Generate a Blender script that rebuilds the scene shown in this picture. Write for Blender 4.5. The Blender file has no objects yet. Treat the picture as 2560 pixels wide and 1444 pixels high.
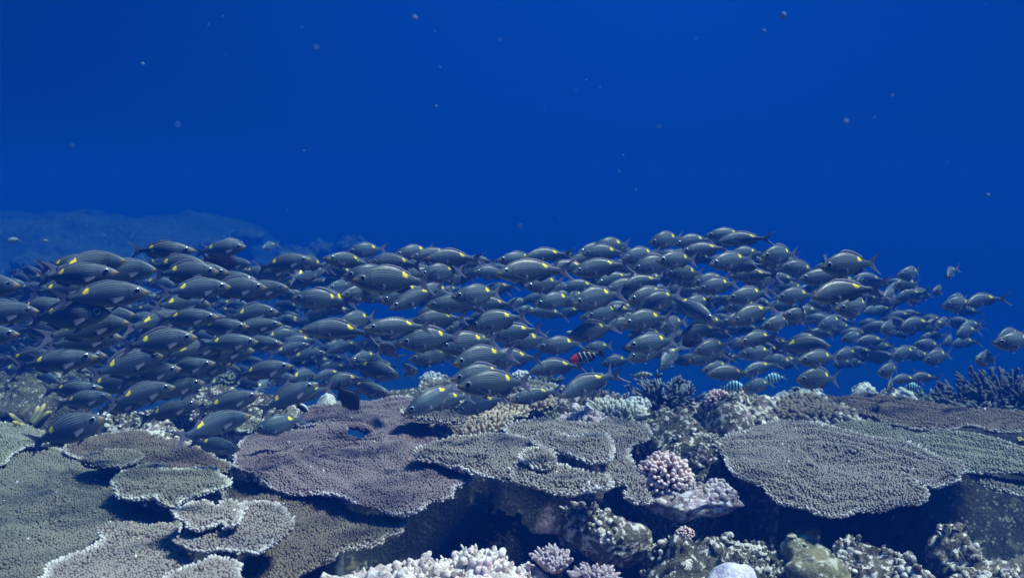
import bpy, math, random
import numpy as np
from mathutils import Vector, Matrix, Euler
from mathutils.geometry import delaunay_2d_cdt

random.seed(7)
RNG = np.random.default_rng(11)
S = bpy.context.scene
COL = S.collection

# ------------------------------------------------------------------ camera, water light, sun, exposure
F = 2009.0                                   # focal length in photograph pixels
PITCH = math.radians(7.43)
CAM = np.array([0.0, 0.0, 1.75])
cd = bpy.data.cameras.new("camera")
cd.sensor_width = 36.0
cd.lens = 36.0 * F / 2560.0
cd.clip_start = 0.02
cd.clip_end = 500
cd.dof.use_dof = True
cd.dof.focus_distance = 2.45
cd.dof.aperture_fstop = 3.2
cam = bpy.data.objects.new("camera", cd)
cam.location = CAM
cam.rotation_euler = (math.pi / 2 - PITCH, 0, 0)
COL.objects.link(cam)
S.camera = cam

SUN_EL, SUN_AZ = math.radians(61), math.radians(94)      # azimuth from +Y towards +X
world = bpy.data.worlds.new("World")
S.world = world
world.use_nodes = True
nt = world.node_tree
nt.nodes.clear()
out = nt.nodes.new("ShaderNodeOutputWorld")
bg = nt.nodes.new("ShaderNodeBackground")
sky = nt.nodes.new("ShaderNodeTexSky")
sky.sky_type = 'NISHITA'
sky.sun_disc = False
sky.sun_elevation = SUN_EL
sky.sun_rotation = SUN_AZ
tc = nt.nodes.new("ShaderNodeTexCoord")
sep = nt.nodes.new("ShaderNodeSeparateXYZ")
nt.links.new(tc.outputs["Generated"], sep.inputs[0])
ramp = nt.nodes.new("ShaderNodeValToRGB")                 # radiance of the open water by elevation
mr = nt.nodes.new("ShaderNodeMapRange")
mr.inputs[1].default_value = -0.35
mr.inputs[2].default_value = 1.0
nt.links.new(sep.outputs["Z"], mr.inputs[0])
nt.links.new(mr.outputs[0], ramp.inputs[0])
el = ramp.color_ramp.elements
el[0].position = 0.0
el[0].color = (0.0004, 0.006, 0.05, 1)
el[1].position = 1.0
el[1].color = (0.03, 0.26, 0.70, 1)
for p, c in ((0.24, (0.0005, 0.021, 0.145, 1)), (0.33, (0.0006, 0.030, 0.225, 1)), (0.45, (0.0008, 0.036, 0.262, 1))):
    e = el.new(p)
    e.color = c
# the water is a little darker away from the sun's side
mrx = nt.nodes.new("ShaderNodeMapRange")
mrx.interpolation_type = 'SMOOTHSTEP'
mrx.inputs[1].default_value = -0.9
mrx.inputs[2].default_value = 0.38
mrx.inputs[3].default_value = 0.30
mrx.inputs[4].default_value = 1.0
dot = nt.nodes.new("ShaderNodeVectorMath")
dot.operation = 'DOT_PRODUCT'
dot.inputs[1].default_value = (0.9, 0.1, 0.0)
nt.links.new(tc.outputs["Generated"], dot.inputs[0])
nt.links.new(dot.outputs["Value"], mrx.inputs[0])
mul = nt.nodes.new("ShaderNodeMix")
mul.data_type = 'RGBA'
mul.blend_type = 'MULTIPLY'
mul.inputs[0].default_value = 1.0
nt.links.new(ramp.outputs[0], mul.inputs[6])
mrr = nt.nodes.new("ShaderNodeMapRange")
mrr.interpolation_type = 'SMOOTHSTEP'
for i_, v_ in enumerate((0.22, 0.72, 1.0, 0.70)): mrr.inputs[i_ + 1].default_value = v_
nt.links.new(dot.outputs["Value"], mrr.inputs[0])
mm = nt.nodes.new("ShaderNodeMath")
mm.operation = 'MULTIPLY'
nt.links.new(mrx.outputs[0], mm.inputs[0])
nt.links.new(mrr.outputs[0], mm.inputs[1])
nt.links.new(mm.outputs[0], mul.inputs[7])
# daylight from the sky filtered through metres of sea water, added on top
flt = nt.nodes.new("ShaderNodeMix")
flt.data_type = 'RGBA'
flt.blend_type = 'MULTIPLY'
flt.inputs[0].default_value = 1.0
flt.inputs[7].default_value = (0.0, 0.0006, 0.003, 1)
nt.links.new(sky.outputs[0], flt.inputs[6])
add = nt.nodes.new("ShaderNodeMix")
add.data_type = 'RGBA'
add.blend_type = 'ADD'
add.inputs[0].default_value = 1.0
nt.links.new(mul.outputs[2], add.inputs[6])
nt.links.new(flt.outputs[2], add.inputs[7])
nt.links.new(add.outputs[2], bg.inputs[0])
bg.inputs[1].default_value = 1.0
nt.links.new(bg.outputs[0], out.inputs[0])

sl = bpy.data.lights.new("sun", 'SUN')
sl.energy = 5.0
sl.angle = math.radians(9.0)
sl.color = (1.0, 0.945, 0.87)
sun = bpy.data.objects.new("sun", sl)
sd = Vector((math.cos(SUN_EL) * math.sin(SUN_AZ), math.cos(SUN_EL) * math.cos(SUN_AZ), math.sin(SUN_EL)))
sun.rotation_euler = sd.to_track_quat('Z', 'Y').to_euler()
sun.location = (0, 0, 6)
COL.objects.link(sun)

S.view_settings.view_transform = 'Standard'
S.view_settings.look = 'None'
S.view_settings.exposure = 0.73
S.view_settings.gamma = 1.0
S.cycles.use_denoising = True
S.cycles.volume_bounces = 1
S.cycles.max_bounces = 6
S.cycles.diffuse_bounces = 3
S.cycles.glossy_bounces = 2
S.cycles.volume_step_rate = 4

# ------------------------------------------------------------------ pixel geometry
sp_, cp_ = math.sin(PITCH), math.cos(PITCH)
FWD = np.array([0, cp_, -sp_])
UP = np.array([0, sp_, cp_])


def ray(x, y):
    return FWD + np.array([1.0, 0, 0]) * ((x - 1280) / F) + UP * (-(y - 722) / F)


def at(x, y, d):
    return CAM + ray(x, y) * d


def project(P):
    v = np.asarray(P) - CAM
    d = v @ FWD
    return 1280 + F * v[0] / d, 722 - F * (v @ UP) / d, d


def on_plane(x, y, z0, tx=0.0, ty=0.0, c=(0, 0)):
    r = ray(x, y)
    # CAM.z + t r.z = z0 + tx*(t r.x - cx) + ty*(t r.y - cy)
    t = (z0 - CAM[2] - tx * c[0] - ty * c[1]) / (r[2] - tx * r[0] - ty * r[1])
    return CAM + r * t


# ------------------------------------------------------------------ noise
def _h(ix, iy, iz, seed):
    n = (ix * 374761393 + iy * 668265263 + iz * 2147483647 + seed * 974711) & 0xFFFFFFFF
    n = ((n ^ (n >> 13)) * 1274126177) & 0xFFFFFFFF
    n = ((n ^ (n >> 16)) * 2246822519) & 0xFFFFFFFF
    return ((n ^ (n >> 15)) & 0xFFFFFF) / float(0xFFFFFF)


def vnoise(P, scale, seed=0):
    P = np.asarray(P, dtype=float) / scale
    if P.shape[1] == 2:
        P = np.column_stack([P, np.zeros(len(P))])
    i = np.floor(P).astype(np.int64)
    f = P - i
    f = f * f * (3 - 2 * f)
    r = 0
    for dx in (0, 1):
        wx = f[:, 0] if dx else 1 - f[:, 0]
        for dy in (0, 1):
            wy = f[:, 1] if dy else 1 - f[:, 1]
            for dz in (0, 1):
                wz = f[:, 2] if dz else 1 - f[:, 2]
                r = r + wx * wy * wz * _h(i[:, 0] + dx, i[:, 1] + dy, i[:, 2] + dz, seed)
    return r * 2 - 1


def fbm(P, scale, octaves=4, seed=0, gain=0.5):
    r, a, s = 0, 1.0, scale
    for k in range(octaves):
        r = r + a * vnoise(P, s, seed + k * 17)
        a *= gain
        s *= 0.5
    return r


# ------------------------------------------------------------------ mesh helpers
def raw_mesh(name, V, quads=None, tris=None, attrs=None, mats=(), smooth=True, midx=None, uv=None):
    me = bpy.data.meshes.new(name)
    V = np.asarray(V, dtype=np.float32)
    q = np.asarray(quads if quads is not None and len(quads) else np.zeros((0, 4)), dtype=np.int32)
    t = np.asarray(tris if tris is not None and len(tris) else np.zeros((0, 3)), dtype=np.int32)
    me.vertices.add(len(V))
    me.vertices.foreach_set("co", V.ravel())
    loops = np.concatenate([q.ravel(), t.ravel()])
    me.loops.add(len(loops))
    me.loops.foreach_set("vertex_index", loops)
    npoly = len(q) + len(t)
    me.polygons.add(npoly)
    starts = np.concatenate([np.arange(len(q)) * 4, len(q) * 4 + np.arange(len(t)) * 3]).astype(np.int32)
    me.polygons.foreach_set("loop_start", starts)
    if smooth:
        me.polygons.foreach_set("use_smooth", np.ones(npoly, dtype=bool))
    for m in mats:
        me.materials.append(m)
    if midx is not None:
        me.polygons.foreach_set("material_index", np.asarray(midx, dtype=np.int32))
    for k, a in (attrs or {}).items():
        at_ = me.attributes.new(k, 'FLOAT', 'POINT')
        at_.data.foreach_set("value", np.asarray(a, dtype=np.float32))
    if uv is not None:
        l = me.uv_layers.new(name="UVMap")
        l.data.foreach_set("uv", np.asarray(uv, dtype=np.float32)[loops].ravel())
    me.update(calc_edges=True)
    me.validate()
    return me


def link(name, me, loc=None):
    o = bpy.data.objects.new(name, me)
    if loc is not None:
        o.location = loc
    COL.objects.link(o)
    return o


def tag(o, label=None, cat=None, group=None, kind=None):
    if label: o["label"] = label
    if cat: o["category"] = cat
    if group: o["group"] = group
    if kind: o["kind"] = kind
    return o


class Geo:
    def __init__(s):
        s.V, s.Q, s.T, s.A, s.n = [], [], [], {"tip": [], "rim": [], "rnd": []}, 0

    def add(s, V, Q=None, T=None, tip=0.0, rim=0.0, rnd=0.0):
        m = len(V)
        s.V.append(np.asarray(V, dtype=float))
        if Q is not None and len(Q): s.Q.append(np.asarray(Q) + s.n)
        if T is not None and len(T): s.T.append(np.asarray(T) + s.n)
        for k, a in (("tip", tip), ("rim", rim), ("rnd", rnd)):
            s.A[k].append(np.broadcast_to(np.asarray(a, dtype=float), (m,)))
        s.n += m

    def build(s, name, mats, origin=None, smooth=True):
        V = np.concatenate(s.V)
        if origin is not None: V = V - np.asarray(origin)
        Q = np.concatenate(s.Q) if s.Q else None
        T = np.concatenate(s.T) if s.T else None
        me = raw_mesh(name, V, Q, T, {k: np.concatenate(a) for k, a in s.A.items()}, mats, smooth)
        return link(name, me, origin)


def nubs(g, P, D, L, R0, R1, sides=6, rim=0.0, rnd=None, blunt=0.65, rings=None):
    """many tapered blunt branchlets: base P, direction D, length L, radii R0 to R1"""
    n = len(P)
    if n == 0: return
    L = np.broadcast_to(np.asarray(L, float), (n,))
    R0 = np.broadcast_to(np.asarray(R0, float), (n,))
    R1 = np.broadcast_to(np.asarray(R1, float), (n,))
    rim = np.broadcast_to(np.asarray(rim, float), (n,))
    rnd = RNG.random(n) if rnd is None else rnd
    D = D / np.linalg.norm(D, axis=1, keepdims=True)
    ref = np.where(np.abs(D[:, 2:3]) > 0.9, np.array([[1.0, 0, 0]]), np.array([[0, 0, 1.0]]))
    A = np.cross(D, ref)
    A /= np.linalg.norm(A, axis=1, keepdims=True)
    B = np.cross(D, A)
    ph = np.arange(sides) * 2 * np.pi / sides
    ts = rings or [(0.0, 0.0), (0.6, 0.72), (0.9, 1.0)]
    rows, tips = [], []
    for k, (t, w) in enumerate(ts):
        r = R0 * (1 - w) + R1 * w
        if k == len(ts) - 1: r = r * blunt
        c = P + D * (L * t)[:, None]
        ringv = c[:, None, :] + (A[:, None, :] * np.cos(ph)[None, :, None] + B[:, None, :] * np.sin(ph)[None, :, None]) * r[:, None, None]
        rows.append(ringv)
        tips.append(np.full((n, sides), t))
    apex = (P + D * L[:, None])[:, None, :]
    V = np.concatenate(rows + [apex], axis=1)
    tip = np.concatenate(tips + [np.ones((n, 1))], axis=1)
    nv = V.shape[1]
    base = (np.arange(n) * nv)[:, None]
    i = np.arange(sides)
    j = (i + 1) % sides
    Qs = []
    for k in range(len(ts) - 1):
        q = np.stack([k * sides + i, k * sides + j, (k + 1) * sides + j, (k + 1) * sides + i], axis=1)
        Qs.append((base[:, :, None] + q[None]).reshape(-1, 4))
    k = len(ts) - 1
    t3 = np.stack([k * sides + i, k * sides + j, np.full(sides, nv - 1)], axis=1)
    T = (base[:, :, None] + t3[None]).reshape(-1, 3)
    g.add(V.reshape(-1, 3), np.concatenate(Qs), T, tip.ravel(), np.repeat(rim, nv), np.repeat(rnd, nv))


def smooth_poly(P, step):
    """closed Catmull-Rom through P, resampled every STEP"""
    P = np.asarray(P, float)
    n = len(P)
    o = []
    for i in range(n):
        p0, p1, p2, p3 = P[i - 1], P[i], P[(i + 1) % n], P[(i + 2) % n]
        m = max(2, int(np.linalg.norm(p2 - p1) / step))
        for k in range(m):
            t = k / m
            o.append(0.5 * ((2 * p1) + (-p0 + p2) * t + (2 * p0 - 5 * p1 + 4 * p2 - p3) * t * t + (-p0 + 3 * p1 - 3 * p2 + p3) * t ** 3))
    return np.array(o)


def inside(pts, poly):
    x, y = pts[:, 0], pts[:, 1]
    r = np.zeros(len(pts), bool)
    a, b = poly, np.roll(poly, -1, axis=0)
    for (x1, y1), (x2, y2) in zip(a, b):
        if y1 == y2: continue
        c = ((y1 > y) != (y2 > y)) & (x < (x2 - x1) * (y - y1) / (y2 - y1) + x1)
        r ^= c
    return r


def edge_dist(pts, poly):
    d = np.full(len(pts), 1e9)
    nrm = np.zeros((len(pts), 2))
    a, b = poly, np.roll(poly, -1, axis=0)
    for p, q in zip(a, b):
        v = q - p
        l2 = v @ v + 1e-12
        t = np.clip(((pts - p) @ v) / l2, 0, 1)
        w = pts - (p + t[:, None] * v)
        dd = np.sqrt((w ** 2).sum(1))
        k = dd < d
        d[k] = dd[k]
        nrm[k] = -w[k]
    nrm /= np.linalg.norm(nrm, axis=1, keepdims=True) + 1e-9
    return d, nrm


def fill(poly, step, hole=None):
    """triangulated interior of an outline"""
    lo, hi = poly.min(0), poly.max(0)
    X, Y = np.meshgrid(np.arange(lo[0], hi[0], step), np.arange(lo[1], hi[1], step))
    g = np.column_stack([X.ravel(), Y.ravel()]) + (RNG.random((X.size, 2)) - 0.5) * step * 0.6
    g = g[inside(g, poly)]
    d, _ = edge_dist(g, poly)
    g = g[d > step * 0.45]
    pts = np.concatenate([poly, g])
    n = len(poly)
    vs, _, fs, *_r = delaunay_2d_cdt([Vector(p) for p in pts], [(i, (i + 1) % n) for i in range(n)], [], 1, 1e-5)
    V = np.array([(v.x, v.y) for v in vs])
    T = np.array([f for f in fs if len(f) == 3])
    # consistent upward winding
    a, b, c = V[T[:, 0]], V[T[:, 1]], V[T[:, 2]]
    s = (b[:, 0] - a[:, 0]) * (c[:, 1] - a[:, 1]) - (b[:, 1] - a[:, 1]) * (c[:, 0] - a[:, 0])
    T[s < 0] = T[s < 0][:, ::-1]
    if hole is not None:
        cen = V[T].mean(1)
        T = T[~inside(cen, hole)]
    return V, T


# ------------------------------------------------------------------ materials
def new_mat(name):
    m = bpy.data.materials.new(name)
    m.use_nodes = True
    t = m.node_tree
    b = t.nodes["Principled BSDF"]
    return m, t, b


def N(t, kind, **kw):
    n = t.nodes.new(kind)
    for k, v in kw.items(): setattr(n, k, v)
    return n


def mixc(t, fac, a, b, blend='MIX'):
    m = N(t, "ShaderNodeMix", data_type='RGBA', blend_type=blend)
    for sock, v in ((m.inputs[0], fac), (m.inputs[6], a), (m.inputs[7], b)):
        if hasattr(v, "is_output") or isinstance(v, bpy.types.NodeSocket): t.links.new(v, sock)
        elif isinstance(v, (int, float)): sock.default_value = v
        else: sock.default_value = (*v, 1)
    return m.outputs[2]


def math_(t, op, a, b=0.0, c=0.0, clamp=False):
    m = N(t, "ShaderNodeMath", operation=op, use_clamp=clamp)
    for s, v in zip(m.inputs, (a, b, c)):
        if isinstance(v, bpy.types.NodeSocket): t.links.new(v, s)
        else: s.default_value = v
    return m.outputs[0]


def ramp_f(t, v, lo, hi, a=0.0, b=1.0):
    m = N(t, "ShaderNodeMapRange", interpolation_type='SMOOTHSTEP')
    t.links.new(v, m.inputs[0])
    for i, x in enumerate((lo, hi, a, b)): m.inputs[i + 1].default_value = x
    return m.outputs[0]


def noise_f(t, scale, detail=3, rough=0.55, coord=None, seed=0.0):
    n = N(t, "ShaderNodeTexNoise")
    n.noise_dimensions = '3D'
    n.inputs["Scale"].default_value = scale
    n.inputs["Detail"].default_value = detail
    n.inputs["Roughness"].default_value = rough
    if coord is None:
        coord = N(t, "ShaderNodeTexCoord").outputs["Object"]
    mp = N(t, "ShaderNodeMapping")
    mp.inputs["Location"].default_value = (seed, seed * 1.7, seed * 0.3)
    t.links.new(coord, mp.inputs[0])
    t.links.new(mp.outputs[0], n.inputs["Vector"])
    return n.outputs["Fac"]


def attr_f(t, name):
    return N(t, "ShaderNodeAttribute", attribute_name=name).outputs["Fac"]


def coral_mat(name, base, tipc, rimc, tip_amt=0.5, rim_amt=0.85, mott=None, speck=0.9985):
    m, t, b = new_mat(name)
    tip, rim, rnd = attr_f(t, "tip"), attr_f(t, "rim"), attr_f(t, "rnd")
    big = ramp_f(t, noise_f(t, 5.0, 4), 0.38, 0.66)
    c = mixc(t, big, base, mott or tuple(x * 0.72 for x in base))
    var = ramp_f(t, rnd, 0.0, 1.0, 0.0, 0.45)
    c = mixc(t, var, c, tuple(min(1, x * 1.45) for x in base))
    tf = math_(t, 'MULTIPLY', ramp_f(t, tip, 0.45, 1.0), tip_amt)
    c = mixc(t, tf, c, tipc)
    rf = math_(t, 'MULTIPLY', ramp_f(t, rim, 0.25, 1.0), rim_amt)
    rf = math_(t, 'MULTIPLY', rf, ramp_f(t, tip, 0.0, 0.7, 0.35, 1.0))
    c = mixc(t, rf, c, rimc)
    if speck < 1:
        sp = math_(t, 'GREATER_THAN', rnd, speck)
        c = mixc(t, sp, c, (0.75, 0.75, 0.78))
    t.links.new(c, b.inputs["Base Color"])
    b.inputs["Roughness"].default_value = 0.75
    b.inputs["Specular IOR Level"].default_value = 0.25
    return m


def rock_mat(name, dark, mid, pale, pale_lo=0.55, pale_hi=0.66, pink=(0.42, 0.30, 0.40), pink_lo=0.62, scale=1.0):
    m, t, b = new_mat(name)
    scale *= 1.8
    n1 = noise_f(t, 9 * scale, 6, 0.62)
    n2 = noise_f(t, 22 * scale, 5, 0.6, seed=3.1)
    n3 = noise_f(t, 6 * scale, 4, 0.6, seed=9.7)
    n4 = noise_f(t, 70 * scale, 3, 0.6, seed=5.0)
    rnd, tip = attr_f(t, "rnd"), attr_f(t, "tip")
    c = mixc(t, ramp_f(t, n1, 0.35, 0.62), dark, mid)
    c = mixc(t, ramp_f(t, n4, 0.40, 0.75, 0.0, 0.6), c, tuple(x * 1.7 for x in mid))
    n5 = noise_f(t, 14 * scale, 5, 0.65, seed=21.0)
    c = mixc(t, ramp_f(t, n5, 0.56, 0.64, 0.0, 0.75), c, tuple(0.5 * a_ + 0.5 * b_ for a_, b_ in zip(mid, (0.34, 0.30, 0.17))))
    vo = N(t, "ShaderNodeTexVoronoi")
    vo.inputs["Scale"].default_value = 46 * scale
    t.links.new(N(t, "ShaderNodeTexCoord").outputs["Object"], vo.inputs["Vector"])
    c = mixc(t, math_(t, 'MULTIPLY', ramp_f(t, vo.outputs["Distance"], 0.34, 0.16), ramp_f(t, n2, 0.42, 0.56)), c, pale)
    c = mixc(t, ramp_f(t, n3, pink_lo, pink_lo + 0.08, 0.0, 0.85), c, pink)
    pf = ramp_f(t, n2, pale_lo, pale_hi)
    c = mixc(t, pf, c, pale)
    kf = math_(t, 'MULTIPLY', ramp_f(t, tip, 0.3, 0.95), ramp_f(t, rnd, 0.35, 0.9))
    c = mixc(t, kf, c, pale)
    t.links.new(c, b.inputs["Base Color"])
    b.inputs["Roughness"].default_value = 0.85
    b.inputs["Specular IOR Level"].default_value = 0.2
    bp = N(t, "ShaderNodeBump")
    bp.inputs["Strength"].default_value = 1.0
    bp.inputs["Distance"].default_value = 0.012
    h = math_(t, 'ADD', noise_f(t, 60 * scale, 5, 0.65, seed=1.3), n2)
    t.links.new(h, bp.inputs["Height"])
    t.links.new(bp.outputs[0], b.inputs["Normal"])
    return m


MAUVE = coral_mat("mauve table coral", (0.112, 0.082, 0.086), (0.35, 0.29, 0.31), (0.72, 0.68, 0.70), 0.5)
GREYC = coral_mat("grey table coral", (0.116, 0.098, 0.084), (0.40, 0.37, 0.34), (0.72, 0.70, 0.67), 0.6, 0.85)
BROWN = coral_mat("brown table coral", (0.096, 0.078, 0.060), (0.27, 0.23, 0.19), (0.62, 0.59, 0.53), 0.42)
OLIVE = coral_mat("olive grey table coral", (0.108, 0.105, 0.082), (0.31, 0.31, 0.25), (0.68, 0.70, 0.64), 0.42)
PALEG = coral_mat("pale green plate coral", (0.165, 0.162, 0.122), (0.36, 0.36, 0.29), (0.68, 0.70, 0.64), 0.42)
TAN = coral_mat("tan finger coral", (0.20, 0.14, 0.09), (0.62, 0.54, 0.42), (0.70, 0.66, 0.58), 0.8, 0.5, speck=1)
CREAM = coral_mat("cream bush coral", (0.26, 0.27, 0.23), (0.70, 0.72, 0.66), (0.78, 0.80, 0.78), 0.75, 0.6, speck=1)
PINK = coral_mat("pink knob coral", (0.22, 0.07, 0.055), (0.80, 0.64, 0.62), (0.82, 0.72, 0.74), 0.95, 0.3, speck=1)
STAG = coral_mat("dark staghorn coral", (0.040, 0.042, 0.056), (0.36, 0.42, 0.46), (0.3, 0.3, 0.4), 0.7, 0.0, speck=1)
STAGD = coral_mat("dim staghorn coral", (0.040, 0.042, 0.050), (0.15, 0.17, 0.18), (0.2, 0.2, 0.2), 0.7, 0.0, speck=1)
THICK = coral_mat("olive thicket coral", (0.07, 0.085, 0.075), (0.26, 0.30, 0.26), (0.3, 0.3, 0.3), 0.6, 0.0, speck=1)
YELF = coral_mat("yellow tipped finger coral", (0.12, 0.13, 0.07), (0.66, 0.56, 0.20), (0.6, 0.5, 0.2), 0.8, 0.0, speck=1)
WHITEK = coral_mat("white knob coral", (0.30, 0.33, 0.34), (0.78, 0.82, 0.82), (0.8, 0.8, 0.8), 0.8, 0.3, speck=1)
LILAC = coral_mat("lilac finger coral", (0.20, 0.15, 0.17), (0.56, 0.48, 0.52), (0.7, 0.6, 0.66), 0.8, 0.3, speck=1)
ALGAE = rock_mat("algae rock", (0.022, 0.024, 0.020), (0.095, 0.092, 0.066), (0.76, 0.72, 0.67), 0.54, 0.61)
BANK = rock_mat("weathered bank", (0.028, 0.031, 0.026), (0.085, 0.086, 0.066), (0.50, 0.50, 0.45), 0.60, 0.72)
DARKR = rock_mat("dark rock and underside shade", (0.012, 0.013, 0.013), (0.035, 0.034, 0.030), (0.22, 0.19, 0.18), 0.66, 0.75, (0.16, 0.07, 0.09), 0.66)
RUBBLE = rock_mat("rubble rock", (0.035, 0.034, 0.028), (0.15, 0.135, 0.10), (0.80, 0.76, 0.70), 0.51, 0.60)
WHITER = rock_mat("white rubble", (0.46, 0.36, 0.34), (0.80, 0.69, 0.65), (0.92, 0.85, 0.80), 0.45, 0.58, (0.66, 0.44, 0.52), 0.55)
PINKR = rock_mat("pink crust rock", (0.09, 0.065, 0.068), (0.36, 0.30, 0.31), (0.84, 0.79, 0.80), 0.49, 0.58, (0.56, 0.41, 0.50), 0.54)
VIOLR = rock_mat("violet white lump", (0.42, 0.40, 0.56), (0.60, 0.58, 0.72), (0.80, 0.78, 0.84), 0.45, 0.6, (0.5, 0.44, 0.62), 0.6)
MUSTR = rock_mat("mustard soft rock", (0.10, 0.10, 0.055), (0.20, 0.185, 0.11), (0.50, 0.50, 0.42), 0.54, 0.66, (0.35, 0.34, 0.2), 0.7, 0.6)
CYANR = rock_mat("bleached plate", (0.30, 0.33, 0.31), (0.50, 0.53, 0.50), (0.74, 0.76, 0.72), 0.46, 0.58, (0.12, 0.15, 0.13), 0.60)


# ------------------------------------------------------------------ the ground: one sheet to the horizon
def sstep(x, a, b):
    t = np.clip((x - a) / (b - a), 0, 1)
    return t * t * (3 - 2 * t)


def ground_z(X, Y):
    P = np.column_stack([X, Y])
    near = -0.12 + 0.10 * fbm(P, 0.55, 3, 3) + 0.035 * fbm(P, 0.11, 3, 5)
    crest = 0.72 * np.exp(-((Y - 3.85) / 0.36) ** 2) * (1 + 0.25 * vnoise(P, 0.7, 8)) * (0.35 + 0.65 * sstep(np.abs(X + 1.0), 0.1, 0.9))
    z = near + crest
    deep = -5.5 + 0.35 * fbm(P, 2.2, 4, 12)
    z = z + (deep - z) * sstep(Y, 4.1, 6.6)
    # the reef flat that rises in the blue on the left
    hx = sstep(-X, 2.4 + 1.6 * vnoise(P, 2.6, 40), 9.0)
    hill = 0.12 + 0.058 * np.clip(-X, 0, 22) + 0.01 * (Y - 20) + 0.17 * fbm(P, 1.6, 6, 21, 0.68) + 0.35 * np.clip(vnoise(P, 1.0, 77), 0, 1) ** 2
    w = hx * sstep(Y, 9, 19.5) * (1 - sstep(Y, 26, 33))
    z = z + (hill - z) * w
    # a lower mound far off in the middle
    z = z + 4.55 * np.exp(-(((X - 1.05) / 1.0) ** 2 + ((Y - 8.0) / 1.2) ** 2)) * (1 + 0.06 * fbm(P, 0.4, 3, 31))
    far = sstep(np.hypot(X, Y), 24, 60)
    return z * (1 - far) + (-5.6) * far


def warp(a, b, n, c, k):
    u = np.linspace(-1, 1, n)
    s = np.sinh(u * k) / np.sinh(k)
    return np.where(s < 0, c + s * (c - a), c + s * (b - c))


gx = warp(-42, 42, 300, -0.4, 4.4)
gy = np.concatenate([np.linspace(-1.5, 1.2, 12)[:-1], np.linspace(1.2, 5.2, 150)[:-1], np.linspace(5.2, 28, 190)[:-1], np.linspace(28, 62, 30)])
GX, GY = np.meshgrid(gx, gy)
gz = ground_z(GX.ravel(), GY.ravel())
V = np.column_stack([GX.ravel(), GY.ravel(), gz])
nx, ny = len(gx), len(gy)
ii = (np.arange(ny - 1)[:, None] * nx + np.arange(nx - 1)[None]).ravel()
Q = np.stack([ii, ii + 1, ii + nx + 1, ii + nx], axis=1)
GROUND = rock_mat("reef floor", (0.022, 0.024, 0.021), (0.052, 0.054, 0.042), (0.34, 0.34, 0.30), 0.60, 0.70, scale=0.55)
_t = GROUND.node_tree
_b = _t.nodes["Principled BSDF"]
_c = _b.inputs["Base Color"].links[0].from_socket
_c = mixc(_t, ramp_f(_t, noise_f(_t, 0.75, 6, 0.68, seed=4.0), 0.55, 0.66, 0.0, 0.6), _c, (0.11, 0.115, 0.095))
_c = mixc(_t, ramp_f(_t, noise_f(_t, 1.3, 5, 0.65, seed=14.0), 0.55, 0.63, 0.0, 0.8), _c, (0.02, 0.022, 0.02))
_t.links.new(_c, _b.inputs["Base Color"])
zero = np.zeros(len(V))
g_o = link("reef_ground", raw_mesh("reef_ground", V, Q, None, {"tip": zero, "rim": zero, "rnd": zero}, (GROUND,)))
tag(g_o, kind="structure")


# ------------------------------------------------------------------ corals and rocks from outlines
def px_poly(pts, z0, tx, ty):
    c = np.mean(np.array(pts, float), axis=0)
    cc = on_plane(c[0], c[1], z0)[:2]
    W = np.array([on_plane(x, y, z0, tx, ty, cc)[:2] for x, y in pts])
    return W, cc


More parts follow.
